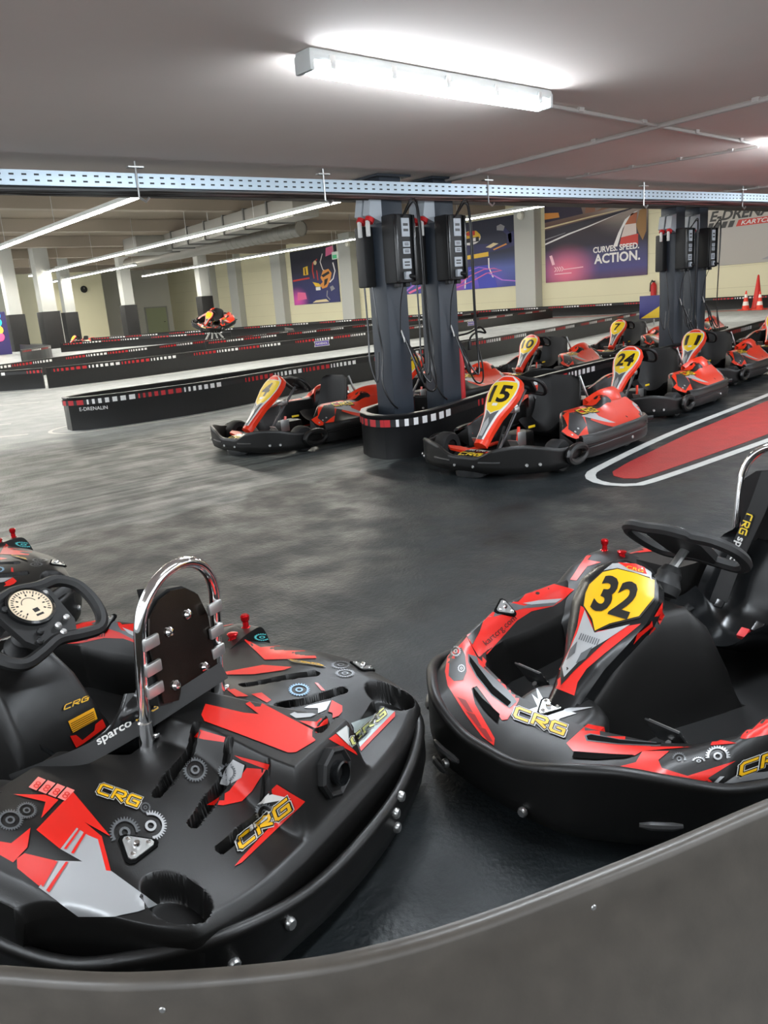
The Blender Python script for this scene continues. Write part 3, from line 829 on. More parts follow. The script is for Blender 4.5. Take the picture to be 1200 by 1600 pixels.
# right of the nose
S.zoom(780, 1020, 2.857)
S.poly([(300, 405), (395, 318), (540, 345), (890, 370), (1060, 405), (640, 440), (605, 460), (330, 440)], RED, 1)
S.poly([(380, 372), (405, 362), (540, 388), (700, 402), (893, 385), (890, 405), (700, 420), (530, 412), (390, 396)], GRY, 2)
S.poly([(390, 374), (410, 368), (540, 392), (700, 406), (888, 392), (880, 400), (700, 415), (530, 408), (396, 391)], SLT, 3)  # flat black for the dark inside these slots too
S.poly([(335, 442), (420, 450), (605, 458), (560, 470), (430, 478), (325, 470)], SLT, 2)
S.poly([(525, 512), (610, 490), (640, 440), (760, 440), (710, 480), (725, 515), (840, 550), (1055, 482), (930, 560), (950, 575), (920, 595), (740, 600), (650, 565)], RED, 1)
S.gear((803, 475), 32, GRY, 2, 20, .9, 3.1, .55); S.gear((890, 484), 30, SIL, 2, 18, .6, 3.2, .5); S.gear((975, 462), 55, SIL, 2, 26, .85, 2.9, .6)
S.crg((1072, 545), (260, -95), (8, -50), 3)
S.poly([(990, 588), (1060, 545), (1200, 528), (1280, 515), (1280, 545)], SIL, 1)
S.poly([(945, 590), (985, 552), (1005, 552), (965, 590)], SIL, 1)
S.poly([(890, 368), (960, 260), (1010, 170), (1060, 105), (1120, 88), (1200, 82), (1270, 90), (1270, 350), (1100, 385)], RED, 1)
S.poly([(1105, 165), (1150, 112), (1200, 92), (1270, 95), (1270, 262), (1190, 255)], DGR, 2)
S.poly([(1060, 360), (1135, 268), (1100, 340), (1080, 362)], DGR, 2)
S.text('kartcrg.com', (962, 300), (80, -150), (-16, -10), mat('dark_red_print', (120, 20, 20), .4), 3)
# side pods and rear seen past the panel
S.zoom(660, 800, 3.529)
S.poly([(815, 375), (870, 290), (960, 170), (1000, 165), (910, 265), (985, 278), (910, 300), (850, 378)], RED, 1)
# number panel
panel_b = bvh_of([KP['panel']])
S = Stickers(panel_b, cam_map(K32), KP['panel'], 7); S.zoom(860, 780, 3.529)
S.poly([(168, 588), (190, 600), (250, 730), (500, 686), (430, 745), (300, 850), (200, 935), (150, 1010), (132, 1083), (5, 1033), (50, 940), (110, 820), (150, 700)], RED, 1)
S.poly([(58, 925), (140, 780), (400, 705), (300, 790), (130, 950), (60, 1028)], INK, 2)
S.poly([(68, 925), (150, 740), (192, 612), (245, 738), (440, 690), (320, 770), (220, 830), (78, 982)], SIL, 3)
S.poly([(112, 830), (152, 785), (138, 850), (92, 890)], GRY, 4); S.poly([(172, 850), (236, 812), (195, 880), (142, 908)], GRY, 4)
for k in range(9): S.poly([(158+k*12, 775+k*4), (163+k*12, 777+k*4), (178+k*12, 742+k*4), (173+k*12, 740+k*4)], GRY, 4, 'barcode_line')
S.poly([(180, 590), (190, 515), (213, 468), (288, 398), (372, 378), (480, 405), (582, 440), (580, 548), (495, 655), (332, 696), (243, 738), (226, 665)], INK, 2)
S.poly([(187, 588), (197, 520), (218, 472), (292, 404), (372, 386), (475, 412), (573, 448), (571, 543), (488, 646), (328, 686), (247, 726), (233, 660)], YEL, 3, 'number_field')
S.poly([(296, 396), (345, 358), (420, 352), (500, 372), (575, 420), (590, 440), (578, 470), (545, 432), (470, 408), (372, 382)], SIL, 4)
S.poly([(375, 352), (470, 360), (540, 392), (560, 408), (530, 418), (430, 385)], RED, 5)
S.text('CRG', (420, 385), (90, 25), (5, -16), YEL, 6)
S.text('32', (222, 597), (205, 60), (82, -172), INK, 5, .035, 'race_number')
S = Stickers(bvh_of([KP['tunnel'], KP['panel']]), cam_map(K32), KP['tunnel'], 7); S.zoom(860, 780, 3.529)
S.poly([(455, 800), (480, 742), (545, 690), (620, 560), (662, 558), (655, 592), (600, 692), (540, 752), (562, 700), (500, 752)], RED, 2)

# stickers on the rear cover
S = Stickers(body_rear, cam_map(KL), KA, 8)
S.zoom(0, 1150, 3.333)
S.poly([(190, 490), (380, 292), (575, 525), (440, 450), (530, 525), (578, 705), (553, 702), (510, 540), (460, 520), (400, 480), (315, 590)], RED, 1)
S.poly([(70, 305), (235, 308), (305, 335), (215, 430), (238, 345)], RED, 1)
S.poly([(90, 640), (130, 612), (290, 650), (208, 785), (92, 690)], RED, 1)
S.poly([(0, 550), (60, 560), (160, 480), (145, 580), (70, 660), (0, 620)], RED, 1)
S.poly([(400, 480), (460, 520), (510, 540), (553, 702), (580, 705), (820, 880), (720, 915), (600, 940), (410, 940), (203, 790), (290, 650), (430, 655), (316, 590)], SIL, 1)
for q in ([(335, 590), (410, 487), (420, 491), (347, 594)], [(372, 612), (440, 502), (452, 508), (386, 616)], [(213, 772), (290, 653), (303, 656), (226, 790)], [(243, 806), (345, 657), (358, 659), (258, 818)]): S.poly(q, RED, 3)
for k in range(4):
    ox, oy = 50*k, 18*k
    S.poly([(150+ox, 270+oy), (200+ox, 215+oy), (240+ox, 232+oy), (190+ox, 287+oy)], PNK, 2, 'small_label')
    S.text('8', (170+ox, 268+oy), (28, 12), (22, -32), RED, 3)
S.crg((510, 300), (200, 72), (24, -42), 3)
S.gear((650, 505), 82, GRY, 2, 30, 1.0, 2.5, .6); S.gear((785, 470), 84, SIL, 2, 34, .95, -1.9, .55); S.gear((757, 375), 28, GRY, 2, 18); S.gear((55, 440), 70, GRY, 2, 28, .8)
S.gear((140, 390), 55, GRY, 2, 26, .8)
S.zoom(300, 950, 3.077)
S.poly([(45, 515), (65, 462), (250, 505), (322, 512), (170, 395), (205, 390), (600, 598), (592, 640), (500, 695), (462, 697), (240, 612), (60, 545)], RED, 1)
S.poly([(8, 620), (40, 585), (162, 622), (155, 645), (60, 632)], RED, 1)
S.poly([(205, 708), (375, 752), (365, 778), (240, 730)], RED, 1)
S.poly([(70, 945), (180, 880), (265, 768), (355, 775), (290, 880), (240, 930), (150, 950)], RED, 1)
S.poly([(130, 845), (150, 790), (200, 728), (255, 755), (240, 815), (170, 855)], SIL, 2)
S.gear((170, 790), 45, GRY, 3, 22); S.gear((15, 780), 60, GRY, 2, 26)
S.poly([(370, 885), (410, 848), (542, 930), (520, 955), (240, 1225), (205, 1242), (235, 1205), (470, 950)], RED, 1)
S.poly([(315, 945), (370, 890), (478, 915)], WHT, 2); S.gear((350, 985), 50, GRY, 2, 22)
S.crg((235, 1160), (240, -190), (-18, -52), 3)
S.poly([(285, 415), (335, 408), (405, 462), (385, 470)], RED, 1)
S.poly([(470, 512), (560, 470), (668, 446), (645, 490), (570, 525), (500, 532)], SIL, 1)
S.poly([(672, 445), (722, 472), (722, 500), (690, 540), (590, 580), (515, 545), (600, 550), (655, 500)], RED, 2)
S.gear((515, 395), 52, mat('blue_grey_print', (120, 160, 190), .4), 2, 22, .6); 
S.poly([(590, 360), (605, 362), (640, 398), (622, 398)], RED, 1)
S.poly([(655, 630), (690, 605), (785, 690), (975, 498), (976, 522), (795, 708)], RED, 1)
S.poly([(690, 602), (740, 565), (935, 490), (974, 499), (788, 690)], mat('pale_print', (150, 160, 158), .35, metal=.2), 2)
S.poly([(692, 603), (742, 566), (752, 660)], WHT, 3)
S.crg((770, 655), (160, -138), (-12, -28), 4, (WHT, DGR, mat('pale_yellow_print', (200, 200, 120), .4)))
S.poly([(600, 240), (660, 190), (725, 182), (645, 236)], RED, 1)
S.poly([(645, 240), (730, 188), (860, 200), (950, 235), (1022, 322), (985, 306), (900, 255), (780, 245)], SIL, 1)
S.poly([(235, 140), (330, 190), (450, 180), (440, 120), (520, 130), (600, 170), (638, 215), (600, 242), (350, 250)], RED, 1)
S.gear((335, 140), 40, mat('teal_print', (90, 190, 190), .4), 2, 20, .45)
S.poly([(150, 310), (340, 275), (480, 285), (440, 300), (300, 320), (160, 322)], RED, 1)
S.crg((490, 262), (140, 20), (-20, -10), 3)
S.gear((715, 275), 48, GRY, 2, 22, .4); S.gear((735, 315), 48, GRY, 2, 22, .4)
# print on the tunnel, seen from the seat side of the kart on the left
S = Stickers(bvh_of([KP['tunnel']]), cam_map(KL), KP['tunnel'], 7); S.zoom(0, 840, 3.0)
S.crg((298, 808), (110, -45), (6, -22), 2, (INK, INK, YEL))
S.poly([(318, 862), (438, 798), (455, 850), (340, 915)], ORL, 2, 'warning_label')
for k in range(5): S.poly([(328+k*2, 872+k*9), (436+k*2, 815+k*9), (437+k*2, 818+k*9), (329+k*2, 875+k*9)], INK, 3, 'label_print')
S.poly([(326, 930), (355, 925), (385, 950), (440, 905), (445, 875), (478, 850), (495, 888), (390, 965), (355, 985)], RED, 2)
# strap lettering
S = Stickers(bvh_of([KP['strap']]), cam_map(KL), KP['strap'], 7); S.zoom(0, 840, 3.0)
S.text('sparco', (460, 972), (160, -95), (-14, -34), WHT, 2, .02)
S.crg((640, 858), (100, -60), (-6, -26), 2, (INK, INK, YEL))
S = Stickers(bvh_of([KP['strap2']]), cam_map(K32), KP['strap2'], 7); S.zoom(860, 780, 3.529)
S.crg((1082, 78), (-38, 108), (34, 12), 2, (INK, INK, YELB))
S.text('sparco', (1038, 205), (-62, 165), (40, 15), WHT, 2, .02)

# ------------------------------------------------------------------ parked kart with open front wheels
PAN_B = [(0, .84, .23, .055), (.2, .745, .325, .062), (.4, .645, .43, .086), (.55, .57, .505, .124), (.7, .495, .58, .152), (.85, .425, .65, .152), (.95, .38, .695, .122), (1.0, .36, .715, .075)]
def uv_patch(name, poly, tab, off, m, parent, step=.12, ar=3.2):
    v, t = poly_tris([(p[0], p[1]*ar) for p in poly], step)
    return meshobj(name, [panel_pt(tab, p[1]/ar, p[0], off) for p in v], t, m, parent, True, 60)
def open_bumper(half, prof, n=6):
    full = [(x, -y, z) for x, y, z in half[:0:-1]]+half; C_ = crom(full, n); k = len(C_); P = []
    for i in range(k):
        a = C_[max(0, i-1)]; b = C_[min(k-1, i+1)]; t = b[:2]-a[:2]; t /= np.linalg.norm(t); nr = np.array((t[1], -t[0]))
        c = C_[i]
        P.append([Vector((c[0]+nr[0]*o*SGN, c[1]+nr[1]*o*SGN, z if z >= 0 else c[2]+z+1)) for o, z in prof])
    mb = MB().grid(P, False, True); q = len(prof); mb.f.append(list(range(q))); mb.f.append([(k-1)*q+j for j in range(q)][::-1])
    return mb
def zB(x, y):
    ya = abs(y)
    z = .40-.17*float(sst(.36, .70, ya))**1.1-.085*float(sst(.05, .40, x))
    z -= .05*float(sst(-.85, -1.08, x))
    rim = math.exp(-((ya-.39)/.085)**4)*float(sst(-.32, -.46, x))*(1-float(sst(-.80, -.92, x)))
    return z+.075*rim
def pod_b(root, sg):
    P = []
    for i in range(49):
        x = .36-.86*i/48; wi = .30+.16*float(sst(.05, .36, x)); wo = .60+.085*float(sst(.34, .12, x)); row = [Vector((x, sg*(wi-.01), .10))]
        for j in range(19):
            y = wi+(wo-wi)*j/18; row.append(Vector((x, sg*y, zB(x, y)-.015*(1 if j == 0 else 0))))
        row.append(Vector((x, sg*(wo+.004), .23))); row.append(Vector((x, sg*(wo-.02), .16))); P.append(row)
    mb = MB().grid(P); k = len(P[0]); mb.f.append(list(range(k)))
    return mb.obj('side_pod', BLK, root, True, 45)
def cover_b(root):
    P = []
    for j in range(61):
        y = -.685+1.37*j/60; ya = abs(y); xr = -1.03+.06*(ya/.68)**2+.22*float(sst(.5, .69, ya)); row = [Vector((-.50, y, .12))]
        for i in range(31):
            x = -.50+(xr+.50)*i/30; row.append(Vector((x, y, zB(x, y)-.03*float(sst(xr+.05, xr, x))-.10*float(sst(.30, .2, ya))*float(sst(-.62, -.5, x)))))
        row.append(Vector((xr-.004, y, .21))); P.append(row)
    return MB().grid(P).obj('rear_cover', BLK, root, True, 45)
def wheel(root, x, y, r=.13, wd=.12):
    M = frame((x, y, r), (0, 1 if y > 0 else -1, 0), (1, 0, 0))
    t = MB().lathe([(r*.5, -wd/2), (r*.9, -wd/2), (r, -wd/2+.02), (r, wd/2-.02), (r*.9, wd/2), (r*.52, wd/2), (r*.5, wd/2-.02)], 24, M, False).obj('tyre', RUB, root)
    h = MB().lathe([(r*.52, -wd/2+.01), (r*.5, wd/2-.012), (r*.42, wd/2-.03), (r*.2, wd/2-.03), (r*.18, wd/2), (.001, wd/2)], 16, M).obj('wheel_rim', BLKG, t)
    for k in range(3):
        a = 2*math.pi*k/3; MB().lathe([(.008, 0), (.008, .012), (.001, .013)], 6, M @ Matrix.Translation((r*.3*math.cos(a), r*.3*math.sin(a), wd/2-.03))).obj('wheel_nut', STD, t)
SGN = 1
def kart_b():
    root = thing('go_kart', 'x', 'go-kart', group='orange and black go-karts parked in the pit lane')
    fb = [(1.06, 0, .17), (1.055, .14, .175), (1.03, .28, .235), (.96, .45, .262), (.84, .58, .245), (.70, .645, .21), (.54, .675, .20), (.40, .665, .20)]
    prof = [(-.05, .04), (-.012, .06), (0, .11), (0, -1.02), (.003, -1.004), (-.008, -.99), (-.026, -.992), (-.034, -1.01), (-.036, .07), (-.056, .045)]
    bmp = open_bumper(fb, prof).obj('front_bumper', BLK, root, True, 50)
    for sg in (-1, 1):
        MB().tube([(.50+.135*math.cos(a), sg*(.69-.05*math.sin(a)**2*0), .145+.062*math.sin(a)) for a in np.linspace(0, 2*math.pi, 20)[:-1]], .028, 8, True).obj('bumper_lobe', BLK, bmp)
        for x, y in ((.93, .50), (.86, .575)): bolt(MB(), (x, sg*y, .12), (.6, sg*.8, 0), .014, .01).obj('bolt', STD, bmp)
        MB().tube([(1.055, sg*.14, .135), (1.045, sg*.22, .137), (1.02, sg*.32, .14)], .008, 6).obj('moulded_slot', mat('worn_black_plastic', (62, 62, 62), .3), bmp)
        bolt(MB(), (1.055, sg*.09, .10), (1, 0, 0), .012, .01).obj('bolt', STD, bmp)
    sk = [(-1.09, 0, .25), (-1.085, .2, .25), (-1.04, .45, .25), (-.92, .62, .25), (-.68, .69, .25), (-.25, .70, .25), (.15, .69, .25), (.32, .645, .25)]
    prof2 = [(-.04, .05), (-.008, .065), (0, .10), (0, .148), (-.012, .156), (-.012, .168), (.0, .176), (0, .232), (-.02, .252), (-.045, .245), (-.055, .06)]
    skm = open_bumper(sk, [(-o, z) for o, z in prof2])
    skb = skm.obj('side_and_rear_bumper', BLK, root, True, 45)
    for sg in (-1, 1):
        bolt(MB(), (-.45, sg*.70, .115), (0, sg, 0), .014, .01).obj('bolt', STD, skb)
        MB().box((-.93, sg*.625, .205), (.10, .02, .04), R(-sg*35), None, .006).obj('bumper_recess', BLKG, skb)
    pods = [pod_b(root, 1), pod_b(root, -1)]; cov = cover_b(root)
    MB().prism([(.98, -.25), (.98, .25), (.6, .35), (.3, .36), (-.5, .36), (-.9, .5), (-.9, -.5), (-.5, -.36), (.3, -.36), (.6, -.35)], .045, .06).obj('floor_tray', BLK2, root, False)
    for sg in (-1, 1):
        wheel(root, .56, sg*.545); wheel(root, -.55, sg*.52, .14, .18)
        MB().tube([(.95, sg*.18, .10), (.62, sg*.30, .12), (.3, sg*.32, .10), (-.4, sg*.30, .10)], .016, 8).obj('frame_tube', ORG, root)
        MB().tube([(.60, sg*.30, .13), (.56, sg*.50, .13)], .015, 6).obj('stub_axle', STD, root)
        MB().prism([(.90, .10), (.83, .30), (.73, .40), (.74, .26), (.80, .12)] if sg > 0 else [(.80, -.12), (.74, -.26), (.73, -.40), (.83, -.30), (.90, -.10)], .165, .185).obj('nose_wing', ORG, root, False)
        pm = frame((.60, sg*.18, .20), (-.8, 0, .6), (0, 1, 0))
        MB().box((0, 0, 0), (.09, .10, .008), 0, pm, .003).obj('pedal', STD, root)
        MB().tube([(.45, sg*.10, .08), (.36, sg*.07, .30)], .014, 6).obj('column_support', ORG if sg > 0 else BLK2, root)
    MB().tube([(.6, -.3, .12), (.6, .3, .12)], .014, 6).obj('axle_beam', STD, root)
    pad = pad_mesh(.93, 0, .11, .15, .16, .195).obj('nose_pad', BLKG, root)
    tank = MB().box((.28, 0, .16), (.26, .20, .18), 0, None, .04).obj('fuel_tank', BLK, root)
    MB().tube([(.55, 0, .14), (.13, 0, .585)], .013, 8).obj('steering_column', mat('grey_column_steel', (84, 84, 86), .4, metal=.6), root)
    MB().tube([(.60, .03, .40), (.30, .02, .47)], .010, 6).obj('panel_stay', STD, root)
    MB().box((.33, 0, .44), (.08, .09, .05), 0, None, .012).obj('column_bracket', STD, root)
    steering_wheel(root, (.11, 0, .605), (-.7, 0, .72), 1.05, False)
    seat(root, .64, -.50, .235, BLK2)
    for sg in (-1, 1):
        MB().tube([(-.50, sg*.17, .63), (-.52, sg*.21, .50), (-.62, sg*.24, .30)], .012, 8).obj('seat_stay', STD, root)
        MB().tube([(.05, sg*.30, .12), (-.05, sg*.30, .20), (-.3, sg*.29, .24)], .014, 6).obj('seat_side_bar', BLKG, root)
    MB().box((-.62, -.02, .36), (.16, .22, .16), 0, None, .03).obj('engine_cover', BLKG, root)
    for sg in (-1, 1):
        cp = crom([(-.36, .29, .44), (-.47, .36, .50), (-.62, .39, .515), (-.78, .36, .50), (-.86, .24, .46)], 6); rows = []
        for q in cp: rows.append([Vector((q[0], sg*(q[1]+o), q[2]+h)) for o, h in ((-.012, -.10), (-.012, -.004), (.0, .004), (.045, -.025), (.085, -.10))])
        MB().grid(rows).obj('rear_collar', ORG, root, True, 40)
    pan = panel_mesh(PAN_B).obj('number_panel', ORG, root)
    out = [(-.62, .06), (.62, .06), (.74, .35), (.86, .55), (.91, .75), (.88, .91), (.55, .985), (-.55, .985), (-.88, .91), (-.91, .75), (-.86, .55), (-.74, .35)]
    uv_patch('panel_print', out, PAN_B, .0015, WHT, pan)
    uv_patch('panel_print', [(-.4, .05), (.4, .05), (.5, .30), (.6, .47), (0, .40), (-.6, .47), (-.5, .30)], PAN_B, .003, GRY, pan)
    uv_patch('panel_print', [(-.25, .10), (.25, .10), (.30, .28), (0, .36), (-.30, .28)], PAN_B, .0045, SIL, pan)
    uv_patch('number_field', [(-.62, .48), (0, .42), (.62, .48), (.80, .60), (.84, .80), (.76, .885), (-.76, .885), (-.84, .80), (-.80, .60)], PAN_B, .003, YELB, pan)
    uv_patch('panel_print', [(-.65, .90), (.65, .90), (.45, .965), (-.45, .965)], PAN_B, .003, ORG, pan)
    uv_patch('small_label', [(-.2, .52), (.2, .52), (.2, .56), (-.2, .56)], PAN_B, .0045, WHT, pan)
    b = bvh_of(pods+[cov, pad]); St = Stickers(b, top_map(), root, .045)
    for sg in (-1, 1):
        Q = lambda L: [(x, sg*y) for x, y in L]
        St.poly(Q([(.35, .47), (.34, .60), (.18, .62), (.02, .50), (-.20, .40), (-.22, .31), (.10, .31)]), ORG, 1)
        St.poly(Q([(.28, .49), (.26, .57), (.10, .56), (-.02, .43), (.10, .40)]), DGR, 2)
        St.poly(Q([(-.02, .53), (-.20, .66), (-.62, .675), (-.90, .60), (-.96, .45), (-.80, .40), (-.50, .47), (-.25, .45)]), ORG, 1)
        St.poly(Q([(-.28, .33), (-.48, .33), (-.78, .34), (-.86, .44), (-.70, .43), (-.50, .44), (-.30, .40)]), ORG, 1)
        St.poly(Q([(.04, .48), (-.22, .60), (-.30, .62), (-.18, .52), (-.22, .44)]), SIL, 2)
        St.poly(Q([(-.92, .42), (-.98, .47), (-.88, .62), (-.80, .64), (-.84, .52)]), SIL, 2)
        St.crg((.0, sg*.46) if sg > 0 else (-.28, -.47), (-.24, sg*.02) if sg > 0 else (.24, .0), (0, -.055*sg) if sg > 0 else (-.0, .055), 3, (INK, INK, YELB))
        St.crg((-.62, sg*.40) if sg > 0 else (-.76, -.41), (-.13, 0) if sg > 0 else (.13, .0), (0, -.03*sg) if sg > 0 else (0, .03), 3, (INK, INK, YEL))
        for k in range(3):
            c, n = surf(b, .30-.05*k, sg*.535); bolt(MB(), c, n, .010, .006).obj('bolt', STD, root)
    St.crg((.985, -.10), (0, .20), (-.05, 0), 2, (INK, INK, YELB)); St.text('CRG LINE', (.885, -.11), (0, .2), (-.03, 0), WHT, 2)
    # printed plates on the column supports
    MB().box((.44, .15, .22), (.10, .006, .12), R(-8), None, .002).obj('heat_shield', STD, root)
    MB().box((.30, .16, .30), (.09, .006, .02), R(-4), None, .002).obj('yellow_plate', YELB, root)
    return root, pan
KB, KBpan = kart_b()
def put_number(pan, s, tab=PAN_B):
    v, t = text_tris(s, .03); wd = max(p[0] for p in v); hgt = .235; aw = .66 if len(s) == 2 else .38
    v2, t = split_tris([((p[0]/wd-.5)*2*aw*-1 if False else (p[0]/wd-.5)*2*aw, p[1]) for p in v], t, .25)
    # the plate is read from the front: the viewer's right is the kart's own right turned round (plus y)
    return meshobj('race_number', [panel_pt(tab, .585+hgt*p[1], p[0], .0045) for p in v2], t, INK, pan, True, 60)
def park(number, x, y, ang, label):
    k = copy_tree(KB); k.matrix_world = place((x, y), ang) @ Matrix.Scale(1.07, 4); k['label'] = label
    if number:
        pan = [c for c in k.children if c.name.startswith('number_panel')][0]; put_number(pan, number)
    return k
park('15', 5.72, 4.93, 189, 'orange go-kart with yellow plate 15 nearest in the pit lane')
park('24', 8.62, 5.66, 190, 'orange go-kart with yellow plate 24 parked behind kart 15')
park('11', 11.35, 6.42, 190, 'orange go-kart with yellow plate 11 beside the far posts')
park('', 15.9, 7.45, 192, 'orange go-kart cut by the right edge behind kart 11')
park('4', 5.08, 7.82, 187, 'orange go-kart with plate 4 left of the steel posts')
park('6', 7.66, 8.45, 192, 'orange go-kart with plate 6 seen between the two steel posts')
park('10', 10.85, 9.12, 193, 'orange go-kart with yellow plate 10 in the second row')
park('7', 14.9, 10.22, 193, 'orange go-kart with yellow plate 7 behind kart 10')
park('', 18.9, 11.2, 193, 'orange go-kart farthest along the second row behind the posts')

# ------------------------------------------------------------------ track barriers
def arclen(pts):
    d = [0.0]
    for a, b in zip(pts[:-1], pts[1:]): d.append(d[-1]+float(np.linalg.norm(b-a)))
    return d
class Path:
    def __init__(s, pts, n=8):
        s.p = [q for q in crom(pts, n)]; s.d = arclen(s.p); s.L = s.d[-1]
    def at(s, t):
        t = min(max(t, 0), s.L); i = min(np.searchsorted(s.d, t), len(s.p)-1); i = max(1, i)
        k = (t-s.d[i-1])/max(1e-9, s.d[i]-s.d[i-1]); p = s.p[i-1]+(s.p[i]-s.p[i-1])*k
        tg = s.p[min(i, len(s.p)-1)]-s.p[i-1]; tg = tg/np.linalg.norm(tg)
        return p, tg, np.array((tg[1], -tg[0]))
BARM = mat('black_barrier_plastic', (24, 24, 25), 0.34, bump=.08, bscale=25, var=.25, vscale=5)
BRED = mat('barrier_red_print', (176, 24, 32), .45); BWHT = mat('barrier_white_print', (222, 222, 222), .45)
def barrier(pts, label, ztop=.46, th=.05, stripes=True, group='black track barriers', scale=1.0, n=8, texts=(), signs=(), start=0):
    P = Path(pts, n); z1 = ztop if hasattr(ztop, '__len__') else (ztop, ztop)
    b0 = P.p[0]; root = thing('track_barrier', label, 'barrier', (float(b0[0]), float(b0[1]), 0), 0, group); B0 = Vector((float(b0[0]), float(b0[1]), 0))
    N = max(12, int(P.L/.12)) if P.L < 14 else int(P.L/.25)
    zt = lambda t: z1[0]+(z1[1]-z1[0])*t/P.L
    rows = []
    for i in range(N+1):
        t = P.L*i/N; p, tg, nr = P.at(t); h = zt(t)
        rows.append([Vector((p[0]+nr[0]*o, p[1]+nr[1]*o, z))-B0 for o, z in ((0, 0), (0, h-.03), (.008, h-.02), (.010, h-.008), (.004, h), (-th-.004, h), (-th-.010, h-.01), (-th, h-.03), (-th, 0))])
    mb = MB().grid(rows); k = 9; mb.f.append(list(range(k))); mb.f.append([N*k+j for j in range(k)][::-1])
    wl = mb.obj('barrier_wall', BARM, root, True, 40)
    if stripes:
        me_v = []; me_f = []; mi = []
        t = .12; c = start
        def quad(t0, t1, m_):
            nn = max(1, int((t1-t0)/.25))
            for q in range(nn):
                b = len(me_v)
                for tt in (t0+(t1-t0)*q/nn, t0+(t1-t0)*(q+1)/nn):
                    p, tg, nr = P.at(tt); h = zt(tt)
                    for z in (h-.115*1.0, h-.045): me_v.append(Vector((p[0]+nr[0]*.004, p[1]+nr[1]*.004, z))-B0)
                me_f.append((b, b+2, b+3, b+1)); mi.append(m_)
        while t < P.L-.3:
            for q in range(7):
                wd = (.025+.011*q)*scale; gap = .048*scale
                quad(t, t+gap, 0); quad(t+gap, t+gap+wd, 1+c % 2); t += gap+wd
            if c % 4 == 3: quad(t, t+.5*scale, 0); t += .5*scale
            c += 1
        me = bpy.data.meshes.new('printed_band'); me.from_pydata([tuple(v) for v in me_v], [], me_f)
        for m_ in (BARM, BRED, BWHT): me.materials.append(m_)
        for f_, q in zip(me.polygons, mi): f_.material_index = q
        bm = bmesh.new(); bm.from_mesh(me); bmesh.ops.remove_doubles(bm, verts=bm.verts, dist=1e-4); bm.to_mesh(me); bm.free()
        o = bpy.data.objects.new('printed_band', me); COL.objects.link(o); o.parent = root
    for t, s, hgt in texts:
        p, tg, nr = P.at(t); h = zt(t)
        flat_text('lettering', s, Vector((p[0]+nr[0]*.006, p[1]+nr[1]*.006, h-.20))-B0, (tg[0], tg[1], 0), (0, 0, 1), BWHT, root, hgt)
    for t, s in signs:
        p, tg, nr = P.at(t); h = zt(t); O = Vector((p[0]+nr[0]*.008, p[1]+nr[1]*.008, h-.31))-B0; U = Vector((tg[0], tg[1], 0)); Z = Vector((0, 0, 1)); NN = Vector((nr[0], nr[1], 0))
        def pl(L, m_, off, nm): return meshobj(nm, [O+U*a+Z*b+NN*off for a, b in L], [tuple(range(len(L)))], m_, root, False)
        pl([(0, .0), (.72, .0), (.68, .09), (.72, .18), (0, .18), (.04, .09)], WHT, 0, 'sponsor_sign')
        pl([(.03, .015), (.69, .015), (.66, .09), (.69, .165), (.03, .165), (.06, .09)], mat('violet_print', (86, 66, 160), .4), .004, 'sponsor_field')
        flat_text('lettering', s, O+U*.10+Z*.055+NN*.008, U, Z, WHT, root, .07, .52, .02)
    return root
barrier([(14.2, 13.85), (9.5, 13.3), (6.5, 12.72), (4.6, 12.4), (3.85, 12.24), (3.58, 11.95), (3.8, 11.66), (4.5, 11.55), (5.6, 11.58), (6.5, 11.8), (8.3, 12.3), (13.5, 13.35), (18.7, 14.9), (27.2, 17.6), (34, 19.6)],
        'long black barrier with rounded end behind kart 4', .48, texts=((11.2, 'E-DRENALIN', .05), (17.6, 'E-DRENALIN', .05)))
barrier([(5.95, 6.95), (5.6, 6.88), (5.02, 6.66), (4.78, 6.34), (4.73, 6.02), (4.93, 5.82), (5.3, 5.83), (5.63, 5.94), (6.44, 6.2), (7.66, 6.6), (9.7, 7.05), (11.4, 7.33), (13, 7.62), (15.5, 8.3), (19, 9.1), (25, 10.5)],
        'black barrier curving round the steel posts beside kart 15', (.43, .50), scale=1.15, n=10, start=1)
barrier([(1.8, 27), (3.0, 24.2), (4.4, 22.2), (5.9, 20.9)], 'short barrier piece curving off at the left of the track', .50)
barrier([(5.95, 20.7), (8.5, 20.9), (12.8, 22.0), (17.4, 22.9), (26, 25.6), (34.5, 28.3)], 'black barrier with violet sponsor signs across the middle of the track', .50, scale=1.2, signs=((9.3, 'RAVENOL'), (19.8, 'RAVENOL')))
barrier([(4.7, 24.7), (6.0, 25.5), (8.94, 27.6), (11.3, 28.6), (14.9, 30.2), (20.5, 32.4), (23.5, 37.5)], 'black barrier in the third row of the track', .50, scale=1.3)
barrier([(14.2, 28.5), (17, 29.3), (23.5, 31.0), (34.5, 33.8)], 'black barrier starting behind the third row', .50, scale=1.3)
barrier([(14.5, 47), (18, 45.6), (22.6, 42.0)], 'far short barrier near the display kart', .50, scale=1.4)
barrier([(10, 38), (12.5, 42), (13.2, 50)], 'far barrier beside the padded columns', .55, scale=1.4)
barrier([(18, 52), (24, 47), (30, 41), (35.2, 34), (36.2, 29), (36.3, 8)], 'far barrier running below the posters', .56, scale=1.4)

